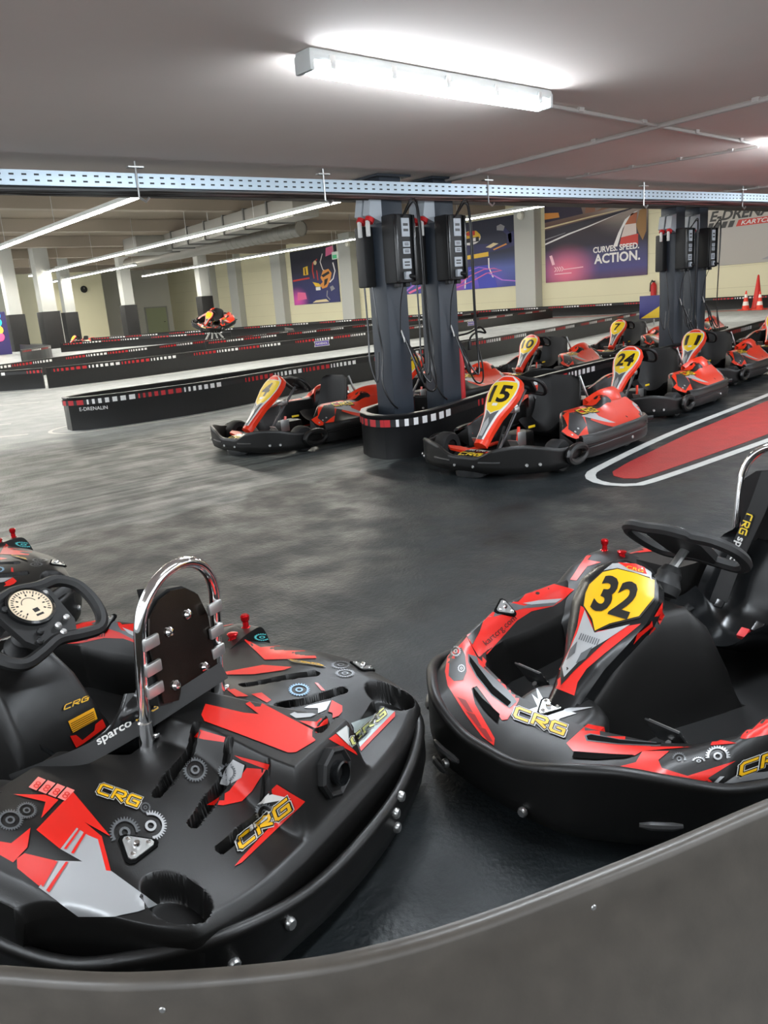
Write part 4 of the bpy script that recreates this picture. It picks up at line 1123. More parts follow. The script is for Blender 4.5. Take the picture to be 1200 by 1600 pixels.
# floor paint
def paint_strip(name, pts, wd, m, parent, z=.003, n=10):
    P = Path(pts, n); N = max(8, int(P.L/.12)); rows = []
    for i in range(N+1):
        p, tg, nr = P.at(P.L*i/N); rows.append([Vector((p[0]+nr[0]*wd/2, p[1]+nr[1]*wd/2, z)), Vector((p[0]-nr[0]*wd/2, p[1]-nr[1]*wd/2, z))])
    mb = MB().grid(rows)
    return mb.obj(name, m, parent, False)
PWHT = mat('worn_white_floor_paint', (205, 206, 202), .6, var=.2, vscale=9, bump=.3, bscale=55)
PRED = mat('worn_red_floor_paint', (168, 40, 38), .55, var=.25, vscale=6, bump=.4, bscale=55)
lane = thing('lane_marking', 'red painted lane with white outline beside kart 15', 'floor marking')
paint_strip('white_outline', [(17, 5.95), (10.13, 4.86), (7.29, 4.43), (5.6, 4.07), (5.22, 3.92), (5.08, 3.70), (5.14, 3.50), (5.40, 3.43), (6.9, 3.46), (9.0, 3.55), (17, 3.9)], .085, PWHT, lane)
rp = [(5.45, 3.87), (5.34, 3.78), (5.30, 3.66), (5.36, 3.57), (5.5, 3.55), (6.9, 3.585), (9.0, 3.69), (17, 4.05), (17, 5.75), (10.13, 4.70), (7.29, 4.27), (5.8, 3.97)]
MB().prism(rp, .001, .003).obj('red_paint', PRED, lane, False)
ln = thing('floor_line', 'white line painted along the foot of the long barrier', 'floor marking')
paint_strip('white_line', [(4.0, 12.6), (3.5, 12.3), (3.35, 11.9), (3.6, 11.5), (4.5, 11.36), (5.6, 11.38), (8.3, 12.08), (13.5, 13.1)], .06, PWHT, ln)
l2 = thing('floor_line', 'white line at the foot of the barrier with sponsor signs', 'floor marking')
paint_strip('white_line', [(2.6, 23.4), (4.2, 21.6), (5.8, 20.3), (8.5, 20.5), (12.8, 21.6), (17.4, 22.5), (30, 26.4)], .12, PWHT, l2)
for i, (a, b) in enumerate((((2.6, 14.2), (3.3, 13.9)), ((2.05, 12.75), (2.45, 12.6)), ((2.75, 12.35), (3.1, 12.2)), ((3.5, 17.8), (4.7, 17.2)))):
    d = thing('floor_dash', ['pale dash on the track left of the long barrier, farther of two', 'short pale dash at the left edge of the floor', 'pale dash just beside the rounded barrier end', 'long pale dash in front of the curved far barrier'][i], 'floor marking')
    paint_strip('white_dash', [a, b], .09, PWHT, d)
kb = thing('kerb_paint', 'red kerb stripe on the floor below the posters', 'floor marking')
paint_strip('red_stripe', [(28, 38.6), (33, 32.5), (34.3, 27), (34.6, 16)], .5, mat('faded_red_paint', (196, 84, 76), .6), kb)

# barrier right in front of the viewer
nb = [(-.55, 2.4), (-.22, 1.75), (-.02, 1.46), (.12, 1.31), (.28, 1.14), (.49, .975), (.63, .895), (.79, .83), (.98, .77), (1.19, .71), (1.44, .645), (1.9, .52), (2.6, .30), (3.6, -.05)]
P = Path(nb, 10); root = thing('pit_wall_barrier', 'scuffed black barrier rim in front of the viewer', 'barrier', (.63, .895, 0)); B0 = Vector((.63, .895, 0)); rows = []
for i in range(161):
    p, tg, nr = P.at(P.L*i/160); h = .455
    rows.append([Vector((p[0]+nr[0]*o, p[1]+nr[1]*o, z))-B0 for o, z in ((.20, 0), (.012, h-.06), (.012, h-.012), (.006, h-.002), (-.004, h+.003), (-.016, h+.001), (-.022, h-.01), (-.022, h-.05), (-.022, 0))])
mb = MB().grid(rows); mb.f.append(list(range(9))); mb.f.append([160*9+j for j in range(9)][::-1])
mb.obj('barrier_wall', mat('scuffed_highlight_plastic', (66, 61, 55), .36, bump=.10, bscale=18, var=.35, vscale=14), root, True, 50)  # warm rim highlights mixed into the scuffed base colour
for t in (1.58, 2.35):
    p, tg, nr = P.at(t); bolt(MB(), Vector((p[0]+nr[0]*.010, p[1]+nr[1]*.010, .405))-B0, (nr[0], nr[1], 0), .006, .004).obj('rivet', STD, root)

# ------------------------------------------------------------------ steel posts with battery chargers
POST = mat('blue_grey_post_paint', (42, 49, 58), .45, var=.06, vscale=5)
LABL = mat('grey_label', (170, 176, 182), .5)
def charger(root, x0, x1, y0, y1, z0, z1, face):
    cx_, cy_ = (x0+x1)/2, (y0+y1)/2
    c = MB().box((cx_, cy_, (z0+z1)/2), (x1-x0, y1-y0, z1-z0), 0, None, .02).obj('charger', BLK2, root)
    if face == 'front':
        MB().box((x0+.02, y0-.012, (z0+z1)/2), (.03, .03, z1-z0-.02), 0, None, .01).obj('charger_ridge', BLKG, c)
        MB().box((x1-.02, y0-.012, (z0+z1)/2), (.03, .03, z1-z0-.02), 0, None, .01).obj('charger_ridge', BLKG, c)
        for (a, za, zb, wd) in ((.15, .43, .60, .10), (.15, .335, .385, .09), (.15, .27, .32, .09), (.145, .13, .225, .11)):
            lb = MB().box((x0+a, y0-.004, z0+(za+zb)/2), (wd, .008, zb-za)).obj('label_plate', LABL, c, False)
            for q in range(2): MB().box((x0+a, y0-.009, z0+za+(zb-za)*(.35+.3*q)), (wd*.6, .002, (zb-za)*.14)).obj('label_print', INK, lb, False)
        s = MB().box((x0+.13, y0-.02, z0+.065), (.07, .04, .075), 0, None, .008).obj('socket', LABL, c)
        MB().lathe([(.022, 0), (.022, .05), (.012, .07)], 10, frame((x0+.15, y0-.03, z0+.06), (.3, -1, -.2))).obj('plug', BLK2, s)
        for q in (.07, .19): MB().box((x0+q, cy_-.02, z0-.02), (.06, .05, .04), 0, None, .008).obj('cable_gland', BLK2, c)
    return c
def post(x, y, label, loops):
    root = thing('charging_post', label, 'post', (x, y, 0), 0, 'steel posts with kart chargers')
    col = MB().box((.135, .14, 1.33), (.27, .28, 2.66), 0, None, .012).obj('steel_column', POST, root)
    MB().box((.135, .14, 2.665), (.42, .42, .02)).obj('ceiling_plate', POST, col, False)
    MB().box((.135, .14, .01), (.40, .40, .02)).obj('base_plate', POST, col, False)
    charger(root, -.015, .25, -.18, 0, 1.66, 2.30, 'front'); charger(root, -.13, 0, .15, .29, 1.64, 2.22, 'side')
    for yy in (.045, .175):
        s = MB().prism([(-.16, 2.31), (-.10, 2.28), (0, 2.24), (0, 2.53), (-.12, 2.50)], yy-.05, yy+.05, Matrix(((1, 0, 0, 0), (0, 0, 1, 0), (0, 1, 0, 0), (0, 0, 0, 1)))).obj('socket_box', LABL, root, False)
        MB().lathe([(.046, 0), (.046, .06), (.02, .06), (.001, .06)], 14, frame((-.10, yy, 2.30), (-.5, 0, -.85))).obj('red_socket', SKR, s)
        MB().box((-.145, yy, 2.19), (.03, .04, .15), 0, None, .008).obj('switch_lever', WHT, s)
    CABL = mat('black_cable', (20, 20, 21), .28)
    def cab(pts, r=.009): return MB().tube(crom(pts, 6), r, 6).obj('cable', CABL, root)
    cab([(.10, -.19, 2.27), (.16, -.27, 2.42), (.26, -.24, 2.36), (.33, -.20, 2.0), (.37, -.16, 1.5), (.42, -.13, 1.0), (.46, -.15, .75), (.40, -.2, .58), (.28, -.2, .60), (.20, -.14, .85), (.17, -.03, 1.12)])
    cab([(.15, -.17, 2.30), (.21, -.25, 2.40), (.28, -.22, 2.2), (.31, -.2, 1.7), (.36, -.16, 1.2), (.40, -.15, .85), (.34, -.2, .66), (.25, -.15, .80), (.19, -.03, 1.10)])
    cab([(.17, -.01, 1.12), (.22, -.06, 1.0), (.26, -.1, .75), (.30, -.12, .68), (.27, -.1, .9), (.2, -.05, 1.05)], .011)
    cab([(-.10, .10, 1.64), (-.10, .06, 1.3), (-.07, .05, 1.0), (-.12, .02, .7), (-.06, -.02, .5), (.02, -.03, .42)])
    cab([(-.12, .2, 1.64), (-.13, .18, 1.2), (-.16, .15, .9), (-.12, .1, .7), (-.08, .1, 1.0)])
    cab([(.09, -.16, 1.66), (.12, -.06, 1.45), (.13, -.015, 1.15)], .005)
    MB().tube([(.15, -.004, 1.2), (.16, -.03, 1.12), (.165, -.035, 1.08)], .008, 6).obj('cable_hook', WHT, root)
    if loops:
        cab([(.27, .02, 1.08), (.40, -.02, 1.10), (.55, -.04, 1.15), (.66, -.02, 1.08), (.55, 0, 1.10), (.45, 0, 1.05), (.42, 0, .98)], .012)
        MB().box((.42, 0, .96), (.035, .035, .10), 0, None, .008).obj('cable_connector', BLK2, root)
    return root
post(5.20, 6.35, 'steel post with chargers at the rounded barrier end, left of two', False)
post(5.90, 6.35, 'steel post with chargers and looping cable right of the first', True)
post(12.37, 7.58, 'far steel post with chargers behind kart 11, left of two', False)
post(13.08, 7.58, 'far steel post with chargers behind kart 11, right of two', False)
rd = tag(MB().lathe([(.055, 0), (.055, .75), (.05, .80), (.02, .84), (.02, .88)], 16, Matrix.Translation((6.42, 6.62, .06))).obj('red_cylinder', SKR, None), 'red cylinder standing behind the second steel post', 'cylinder')

# ------------------------------------------------------------------ cable tray under the low ceiling
ta, tb = Vector((-4.2, 6.50, 0)), Vector((33.0, 4.97, 0)); td = (tb-ta).normalized(); tn = Vector((td.y, -td.x, 0)); TL = (tb-ta).length
tray = thing('cable_tray', 'perforated galvanised cable tray hanging under the low ceiling', 'cable tray', tuple(ta))
def tv(t, o, z): return td*t+tn*o+Vector((0, 0, z))
mb = MB()
for o0, o1, z0, z1 in ((0, .004, 2.475, 2.575), (-.30, -.296, 2.475, 2.575), (-.30, .004, 2.472, 2.476)):
    mb.add([tv(t, o, z) for t in (0, TL) for o in (o0, o1) for z in (z0, z1)], [(0, 1, 3, 2), (4, 6, 7, 5), (0, 4, 5, 1), (2, 3, 7, 6), (0, 2, 6, 4), (1, 5, 7, 3)])
mb.obj('tray_channel', STL, tray, False)
pf = MB(); HOLE = mat('tray_hole_shadow', (38, 40, 42), .7)
t = .05
while t < 20:
    for z in (2.505, 2.545):
        if not (abs(t-5.0) > 99): pf.add([tv(t+a, .0055, z+b) for a, b in ((-.017, -.006), (.017, -.006), (.017, .006), (-.017, .006))], [(0, 1, 2, 3)])
    t += .085
po = pf.obj('perforations', HOLE, tray, False); po['kind'] = 'stuff'
random.seed(3)
for k in range(9):
    pts = []; o = -.02-.03*k
    for q in range(60): pts.append(tv(TL*q/59*.62, o+random.uniform(-.012, .012), 2.462-.012*random.random()))
    MB().tube(pts, .009, 5).obj('tray_cable', mat('grey_cable', (66, 62, 58), .5) if k % 3 else STD, tray)
for t in (5.2, 6.9, 8.6, 10.6, 13.2, 15.4, 18.0, 21, 24):
    h = MB(); h.add([tv(t+a, o, z) for a in (-.06, .06) for o in (-.02, .03) for z in (2.612, 2.622)], [(0, 1, 3, 2), (4, 6, 7, 5), (0, 4, 5, 1), (2, 3, 7, 6), (0, 2, 6, 4), (1, 5, 7, 3)])
    h.tube([tv(t, .012, 2.66), tv(t, .012, 2.40)], .007, 6)
    h.tube([tv(t, .012, 2.40), tv(t+.05, .012, 2.37), tv(t+.08, .012, 2.40)], .010, 6)
    h.obj('tray_hanger', STD, tray)
# conduits on the ceiling
CND = mat('grey_conduit', (176, 168, 162), .55)
def conduit(a, b, label, r=.016, clips=4):
    c = thing('ceiling_conduit', label, 'conduit', (a.x, a.y, 0)); o = Vector((a.x, a.y, 0))
    MB().tube([a-o, b-o], r, 8).obj('pipe', CND, c)
    for k in range(clips):
        p = a+(b-a)*((k+.5)/clips)-o; MB().box(p+Vector((0, 0, .01)), (.05, .05, .035), 0, None, .006).obj('clip', CND, c)
    return c
conduit(atz(678, 286, 2.655), atz(1200, 151, 2.655)+Vector((-.05, -2.0, 0)), 'long pale conduit crossing the ceiling beside the lit batten', .02)
conduit(atz(848, 163, 2.66), atz(1186, 226, 2.66), 'thin conduit from the lit batten to the next one', .014)
conduit(atz(885, 279, 2.66), atz(1185, 229, 2.66), 'thin conduit near the right end of the tray', .014)
conduit(atz(1110, 303, 2.66), atz(1210, 290, 2.66), 'short conduit above the far posts', .014, 2)

# ------------------------------------------------------------------ posters on the long wall
def grad_mat(name, base, stops, glows=()):
    """printed poster ground: vertical colour ramp plus soft coloured discs, in the board's own coordinates"""
    m = bpy.data.materials.new(name); m.use_nodes = True; nt = m.node_tree; N = nt.nodes; L = nt.links; b = N['Principled BSDF']; b.inputs['Roughness'].default_value = .55
    tc = N.new('ShaderNodeTexCoord'); sp = N.new('ShaderNodeSeparateXYZ'); L.new(tc.outputs['Generated'], sp.inputs[0])
    rp_ = N.new('ShaderNodeValToRGB'); L.new(sp.outputs[2], rp_.inputs[0]); el = rp_.color_ramp.elements
    el[0].position = stops[0][0]; el[0].color = rgb(*stops[0][1]); el[1].position = stops[-1][0]; el[1].color = rgb(*stops[-1][1])
    for p, c in stops[1:-1]: e = el.new(p); e.color = rgb(*c)
    cur = rp_.outputs[0]
    for (gy, gz, rad, c, k) in glows:
        cb = N.new('ShaderNodeCombineXYZ'); L.new(sp.outputs[1], cb.inputs[1]); L.new(sp.outputs[2], cb.inputs[2])
        ds = N.new('ShaderNodeVectorMath'); ds.operation = 'DISTANCE'; L.new(cb.outputs[0], ds.inputs[0]); ds.inputs[1].default_value = (0, gy, gz)
        mr = N.new('ShaderNodeMapRange'); mr.interpolation_type = 'SMOOTHSTEP'; mr.inputs[1].default_value = 0; mr.inputs[2].default_value = rad; mr.inputs[3].default_value = k; mr.inputs[4].default_value = 0
        L.new(ds.outputs['Value'], mr.inputs[0])
        mx = N.new('ShaderNodeMix'); mx.data_type = 'RGBA'; L.new(mr.outputs[0], mx.inputs[0]); L.new(cur, mx.inputs[6]); mx.inputs[7].default_value = rgb(*c); cur = mx.outputs[2]
    L.new(cur, b.inputs['Base Color']); return m
class Poster:
    def __init__(s, ya, yb, z0, z1, m, label, X=36.96):
        s.ya, s.yb, s.z0, s.z1, s.X = ya, yb, z0, z1, X
        s.r = thing('wall_poster', label, 'poster', (X, (ya+yb)/2, z0)); s.O = Vector((X, (ya+yb)/2, z0))
        MB().box((0, 0, (z1-z0)/2), (.05, abs(ya-yb), z1-z0)).obj('poster_board', m, s.r, False)
    def pt(s, u, v, l=1): return Vector((s.X-.027-.006*l, s.ya+(s.yb-s.ya)*u, s.z0+(s.z1-s.z0)*v))-s.O
    def poly(s, L, m, l=1, name='print_shape'): return meshobj(name, [s.pt(u, v, l) for u, v in L], [tuple(range(len(L)))], m, s.r, False)
    def line(s, L, w_, m, l=1):
        P = [np.array(p, float) for p in L]; mb = MB(); rows = []
        for i, p in enumerate(P):
            t = P[min(i+1, len(P)-1)]-P[max(0, i-1)]; t = t/np.linalg.norm(t); n = np.array((-t[1], t[0]))*w_/2
            rows.append([s.pt(*(p+n), l), s.pt(*(p-n), l)])
        return mb.grid(rows).obj('print_line', m, s.r, False)
    def disc(s, u, v, ru, rv, m, l=1): return s.poly([(u+ru*math.cos(a), v+rv*math.sin(a)) for a in np.linspace(0, 2*math.pi, 20)[:-1]], m, l)
    def text(s, t, u, v, wu, hv, m, l=2, off=0.0, sh=0.0):
        return flat_text('lettering', t, s.pt(u, v, l), (0, -1, 0), (0, 0, 1), m, s.r, hv*(s.z1-s.z0), wu*abs(s.ya-s.yb), off, sh)
C_ = lambda n, *c: mat('print_'+n, c, .5)
NAV, PNK2, PUR, SKY, LIL = C_('navy', 32, 34, 62), C_('pink', 236, 110, 160), C_('purple', 140, 70, 200), C_('blue', 70, 84, 180), C_('lilac', 190, 120, 220)
ORP, YLP, WHP, RDP, BKP, GRP, TAN, CRP = C_('orange', 226, 150, 70), C_('yellow', 240, 196, 60), C_('white', 238, 236, 236), C_('red', 206, 60, 50), C_('black', 20, 22, 34), C_('grey', 150, 150, 156), C_('brown', 150, 104, 84), C_('cream', 232, 214, 170)
p = Poster(57.2, 50.8, 1.68, 5.85, grad_mat('helmet_poster_print', None, ((0, (50, 54, 110)), (.4, (52, 56, 104)), (.6, (34, 36, 58)), (1, (28, 32, 48))), ((.92, .08, .30, (236, 90, 190), .9),)), 'dark poster of a racing driver in a helmet')
p.poly([(.08, .08), (.30, .10), (.28, .22), (.10, .24)], PNK2); p.poly([(.78, .82), (.96, .86), (.95, .99), (.80, .97)], PNK2)
p.line([(.72, .88), (.66, .74), (.70, .60), (.78, .55)], .018, WHP); p.line([(.92, .70), (.95, .55), (.90, .42), (.82, .36)], .022, WHP)
p.poly([(.64, .46), (.70, .58), (.82, .60), (.88, .52), (.84, .40), (.76, .28), (.66, .26), (.62, .34), (.68, .38)], ORP, 2); p.poly([(.70, .30), (.76, .34), (.80, .44), (.72, .42)], BKP, 3); p.poly([(.66, .50), (.82, .56), (.84, .52), (.70, .46)], BKP, 3)
p.poly([(.46, .40), (.60, .36), (.64, .30), (.52, .31)], YLP, 2); p.poly([(.52, .24), (.62, .24), (.62, .30), (.52, .30)], WHP, 2)
p.poly([(.27, .54), (.38, .54), (.38, .70), (.28, .68)], YLP, 1); p.poly([(.31, .55), (.34, .55), (.33, .68), (.31, .67)], BKP, 2)
p.line([(.02, .46), (.20, .47), (.40, .48)], .03, RDP); p.line([(.50, .46), (.48, .60), (.50, .74), (.60, .80)], .022, RDP); p.line([(.58, .42), (.57, .60)], .02, RDP); p.disc(.55, .74, .035, .04, CRP, 2)
p.poly([(.42, .02), (.78, .02), (.72, .07), (.50, .06)], CRP, 1); p.poly([(.84, .20), (.92, .24), (.88, .30), (.82, .28)], GRP, 1); p.line([(.76, .22), (.74, .12), (.80, .05)], .02, GRP)
p = Poster(43.6, 32.95, 1.82, 5.80, grad_mat('driver_poster_print', None, ((0, (64, 72, 150)), (.28, (88, 104, 178)), (.42, (58, 70, 110)), (.5, (40, 46, 72)), (1, (34, 38, 60))), ((.55, .16, .30, (226, 90, 200), .75), (.30, .14, .30, (120, 90, 230), .7))), 'dark blue poster of a racing driver waving one arm')
SH = .035
def D_(u, v, *k): return p.disc(u+SH, v, *k)
def G_(L, *k): return p.poly([(min(1, u+SH), v) for u, v in L], *k)
def N_(L, *k): return p.line([(min(.995, u+SH), v) for u, v in L], *k)
D_(.62, .76, .085, .10, WHP, 1); G_([(.545, .74), (.55, .82), (.60, .87), (.67, .86), (.70, .80), (.70, .74), (.66, .77), (.60, .76)], YLP, 2); G_([(.585, .84), (.62, .87), (.66, .86), (.66, .80), (.60, .80)], RDP, 3); G_([(.575, .70), (.69, .70), (.69, .77), (.58, .76)], BKP, 3); G_([(.62, .71), (.665, .71), (.665, .76), (.62, .755)], WHP, 4)
G_([(.47, .60), (.55, .66), (.70, .66), (.84, .62), (.92, .60), (.91, .74), (.95, .78), (.98, .72), (.99, .58), (.90, .52), (.78, .52), (.77, .36), (.56, .36), (.56, .50), (.47, .48)][:9]+[(.91, .55), (.77, .52), (.76, .34), (.56, .34), (.55, .52), (.48, .50)], C_('suit', 40, 44, 96), 1)
G_([(.46, .56), (.50, .64), (.54, .62), (.52, .54)], CRP, 2); G_([(.74, .60), (.80, .65), (.84, .63), (.78, .58)], CRP, 2); N_([(.80, .55), (.90, .61)], .018, ORP, 2)
G_([(.55, .45), (.76, .465), (.76, .53), (.55, .51)], YLP, 2); N_([(.92, .62), (.92, .74), (.87, .84)], .035, C_('suit', 40, 44, 96), 1); G_([(.83, .82), (.88, .80), (.89, .86), (.86, .90), (.83, .88)], GRP, 2)
G_([(.56, .34), (.76, .34), (.80, .18), (.82, .0), (.68, .0), (.66, .2), (.62, .2), (.61, .0), (.55, .0), (.57, .18)], C_('legs', 60, 70, 190), 1)
N_([(.56, .44), (.57, .34), (.57, .2), (.56, .02)], .010, WHP, 2); N_([(.76, .44), (.76, .3), (.79, .15)], .010, WHP, 2)
N_([(.42, .02), (.50, .05), (.62, .12), (.74, .22), (.86, .24), (.80, .28), (.72, .28), (.60, .20), (.52, .10)], .012, PNK2, 3); N_([(.76, .22), (.86, .10), (.96, .07)], .014, LIL, 3); N_([(.60, .28), (.68, .32), (.76, .28)], .010, LIL, 3)
N_([(.02, .05), (.15, .20), (.22, .40)], .02, LIL, 2); N_([(.05, .02), (.2, .12), (.35, .15)], .03, PNK2, 2); G_([(0, .5), (.2, .62), (.26, .56), (.1, .42)], SKY, 1)
p = Poster(30.75, 24.2, 1.84, 6.1, grad_mat('speed_poster_print', None, ((0, (84, 58, 92)), (.12, (74, 70, 130)), (.3, (70, 70, 112)), (.42, (48, 42, 60)), (.62, (58, 48, 56)), (.75, (118, 92, 82)), (1, (150, 138, 130))), ((.78, .14, .36, (240, 120, 150), .95), (.15, .92, .5, (196, 186, 178), .8))), 'speed poster reading CURVES. SPEED. ACTION. on the wall')
p.poly([(0, .76), (.4, .80), (.36, .98), (0, .99)], C_('dark1', 52, 44, 66), 1); p.poly([(.42, .80), (.52, .80), (.52, .94), (.43, .92)], TAN, 2); p.poly([(.52, .80), (.80, .83), (.70, .88), (.60, .84)], TAN, 1)
p.poly([(0, .80), (.16, .80), (.15, .86), (0, .88)], ORP, 2); p.poly([(0, .70), (.5, .76), (.98, .80), (.5, .745), (0, .68)], CRP, 2); p.poly([(0, .66), (.6, .745), (.95, .79), (.60, .70), (.2, .58), (0, .55)], C_('dark2', 44, 40, 54), 1)
p.poly([(0, .50), (.25, .59), (.45, .645), (.80, .755), (.45, .63), (.25, .57), (0, .48)], WHP, 2); p.poly([(0, .54), (.22, .60), (.22, .605), (0, .555)], GRP, 2)
p.poly([(.69, .36), (.73, .36), (.78, .56), (.84, .68), (.92, .74), (.88, .73), (.80, .66), (.74, .52)], WHP, 2); p.poly([(.75, .36), (.92, .36), (.92, .48), (.765, .46)], RDP, 2); p.poly([(.765, .46), (.905, .48), (.90, .60), (.80, .60)], C_('kerb', 222, 206, 200), 2); p.poly([(.80, .60), (.90, .60), (.91, .72), (.86, .72)], C_('kerb2', 176, 96, 60), 2); p.poly([(.90, .58), (.93, .74), (.99, .76), (.99, .50), (.96, .40), (.92, .50)], C_('ochre', 150, 110, 60), 2)
p.text('CURVES. SPEED.', .50, .315, .43, .065, WHP, 3, .03); p.text('ACTION.', .51, .185, .43, .105, WHP, 3, .03)
for k in range(4): p.line([(.10+.025*k, .19), (.12+.025*k, .16), (.10+.025*k, .13)], .012, C_('palepink', 250, 200, 215), 3)
p.line([(.20, .15), (.40, .16)], .012, C_('palepink', 250, 200, 215), 3); p.line([(.06, .34), (.09, .22)], .03, C_('palepink', 250, 200, 215), 2); p.line([(.10, .10), (.28, .10)], .012, C_('palepink', 250, 200, 215), 3)
p = Poster(21.25, 13.2, 1.98, 6.1, grad_mat('centre_sign_print', None, ((0, (176, 172, 166)), (.4, (190, 186, 182)), (.7, (206, 198, 186)), (1, (222, 214, 200))), ()), 'pale wall sign with black and red kart centre lettering')
p.text('E-DRENALIN', .045, .492, .50, .10, INK, 2, .03, .25); p.poly([(.205, .405), (.53, .405), (.545, .472), (.22, .472)], RDP, 2); p.text('KARTCENTER', .235, .418, .28, .042, WHP, 3, .02, .25)
for k in range(4): p.poly([(.03+.042*k, .405), (.06+.042*k, .405), (.074+.042*k, .472), (.044+.042*k, .472)], INK, 2)
for k in range(2): p.poly([(.36+.06*k, .03), (.40+.06*k, .03), (.75, .30+.0*k), (.72, .30)], GRP, 1)

# ------------------------------------------------------------------ things in the hall
PADM = mat('black_column_padding', (30, 30, 31), .6, var=.2, vscale=3)
def hall_column(x, y, s, label, pad=2.35, z1=HALLZ):
    c = thing('hall_column', label, 'column', (x, y, 0), 0, 'padded concrete columns of the hall')
    MB().box((0, 0, z1/2), (s, s, z1), 0, None, .03).obj('column_shaft', PIL, c); MB().box((0, 0, pad/2), (s+.22, s+.22, pad), 0, None, .04).obj('column_pad', PADM, c); return c
hall_column(15.0, 56.9, .8, 'padded column farthest left'); hall_column(17.0, 56.4, .95, 'wide padded column second from the left edge', 2.4)
hall_column(21.5, 66, .8, 'slim padded column third from the left edge', 2.4); hall_column(24.6, 61.6, .8, 'padded column right of the cream wall block', 2.6); hall_column(30.6, 60.6, .8, 'padded column behind the display kart', 2.9)
# air ducts
DUC = mat('galvanised_duct', (136, 134, 128), .45, metal=.4)
a = atz(478, 322, 5.4); b = atz(262, 382, 5.4)
dc = thing('air_duct', 'square galvanised duct under the hall ceiling', 'duct', (a.x, a.y, 0)); L_ = (b-a).length; ang = math.atan2(b.y-a.y, b.x-a.x); n = 7
for k in range(n):
    c = (b-a)*((k+.5)/n); MB().box((c.x, c.y, 5.42), (L_/n-.06, 1.2, .8), ang, None, .02).obj('duct_section', DUC, dc)
    e = (b-a)*((k+1)/n); MB().box((e.x, e.y, 5.42), (.12, 1.3, .9), ang).obj('duct_flange', mat('duct_flange', (92, 92, 90), .5, metal=.4), dc, False)
MB().box(((b-a).x-1.2, (b-a).y, 5.35), (2.2, 2.0, .9), ang, None, .1).obj('duct_branch', DUC, dc)
a = atz(470, 357, 5.25); b = atz(200, 412, 5.25)
d2 = thing('spiral_duct', 'round ribbed duct below the hall ceiling', 'duct', (a.x, a.y, 0)); MB().tube([Vector((0, 0, 5.25)), Vector((b.x-a.x, b.y-a.y, 5.25))], .36, 20).obj('duct_pipe', DUC, d2)
for k in range(14): c = (b-a)*(k/40); MB().lathe([(.36, -.05), (.385, 0), (.36, .05)], 20, frame((c.x, c.y, 5.25), b-a), False).obj('duct_rib', DUC, d2)
for q, A_, Z_, rt_ in ((d2, atz(470, 357, 5.25), 5.55, b-a),):
    for k in range(6): MB().tube([Vector((rt_.x*k/6, rt_.y*k/6, Z_)), Vector((rt_.x*k/6, rt_.y*k/6, HALLZ))], .02, 5).obj('duct_hanger', STD, q)
for k in range(4): c = (atz(262, 382, 5.4)-atz(478, 322, 5.4))*((k+.5)/4); MB().tube([(c.x, c.y, 5.8), (c.x, c.y, HALLZ)], .03, 5).obj('duct_hanger', STD, dc)
# traffic cones and marker
def cone(x, y, h, label):
    c = thing('traffic_cone', label, 'traffic cone', (x, y, 0), 0, 'red and white traffic cones'); r = h*.2
    RC = mat('cone_red', (232, 62, 40), .45); WC = mat('cone_white', (240, 236, 230), .45)
    MB().box((0, 0, h*.03), (h*.6, h*.6, h*.06), 0, None, .02).obj('cone_base', RC, c)
    q = lambda z: r*(1-z)+h*.03*z
    for z0, z1, m_ in ((.05, .25, RC), (.25, .45, WC), (.45, .65, RC), (.65, .82, WC), (.82, 1, RC)): MB().lathe([(q(z0), h*z0), (q(z1), h*z1)], 16, None, z1 == 1).obj('cone_band', m_, c)
    return c
g1 = Vector((33.4, 17.0, 0)); 
def ground_at(px, py, D):
    d = ray(px, py); return Vector((d.x*D, d.y*D, 0))
q1 = ground_at(1165, 477, 34.4); q2 = ground_at(1187, 476, 34.0); q3 = ground_at(1183, 474, 34.8)
cone(q1.x, q1.y, .82, 'striped traffic cone left of the tall red marker'); cone(q2.x, q2.y, .78, 'striped traffic cone in front of the tall red marker')
mk = thing('red_marker', 'tall thin red pointed marker behind the cones', 'marker', tuple(q3)); MB().lathe([(.24, .02), (.20, .2), (.04, 1.42), (.01, 1.46)], 16).obj('marker_cone', mat('marker_red', (214, 44, 36), .5), mk); MB().lathe([(.28, 0), (.28, .04), (.25, .05)], 16).obj('marker_base', mat('marker_red', (214, 44, 36), .5), mk)
# extinguisher on the wall
e = atx(1022, 452, 36.9); ext = thing('fire_extinguisher', 'red fire extinguisher hanging on the cream wall', 'extinguisher', (36.85, e.y, e.z-.4))
MB().lathe([(.13, 0), (.14, .05), (.14, .6), (.08, .7), (.04, .74)], 14).obj('cylinder', SKR, ext); MB().tube([(0, 0, .74), (-.05, .05, .85), (0, .18, .7), (0, .2, .3)], .03, 6).obj('hose', BLK2, ext); MB().box((0, 0, .78), (.08, .12, .08)).obj('valve', BLK2, ext, False)
bs = thing('pit_sign', 'blue and yellow sign leaning behind the far posts', 'sign', tuple(ground_at(1022, 486, 28)))
MB().box((0, 0, .62), (.06, 1.0, .8), R(20), None, .01).obj('sign_board', mat('sign_blue', (50, 50, 120), .5), bs); MB().prism([(-.45, .25), (.45, .25), (.45, .8)], -.04, -.035, Matrix.Rotation(R(20), 4, 'Z') @ Matrix(((0, 0, 1, 0), (-1, 0, 0, 0), (0, 1, 0, 0), (0, 0, 0, 1)))).obj('sign_print', YELB, bs, False); MB().tube([(0, 0, 0), (0, 0, .3)], .03, 6).obj('sign_leg', STD, bs)
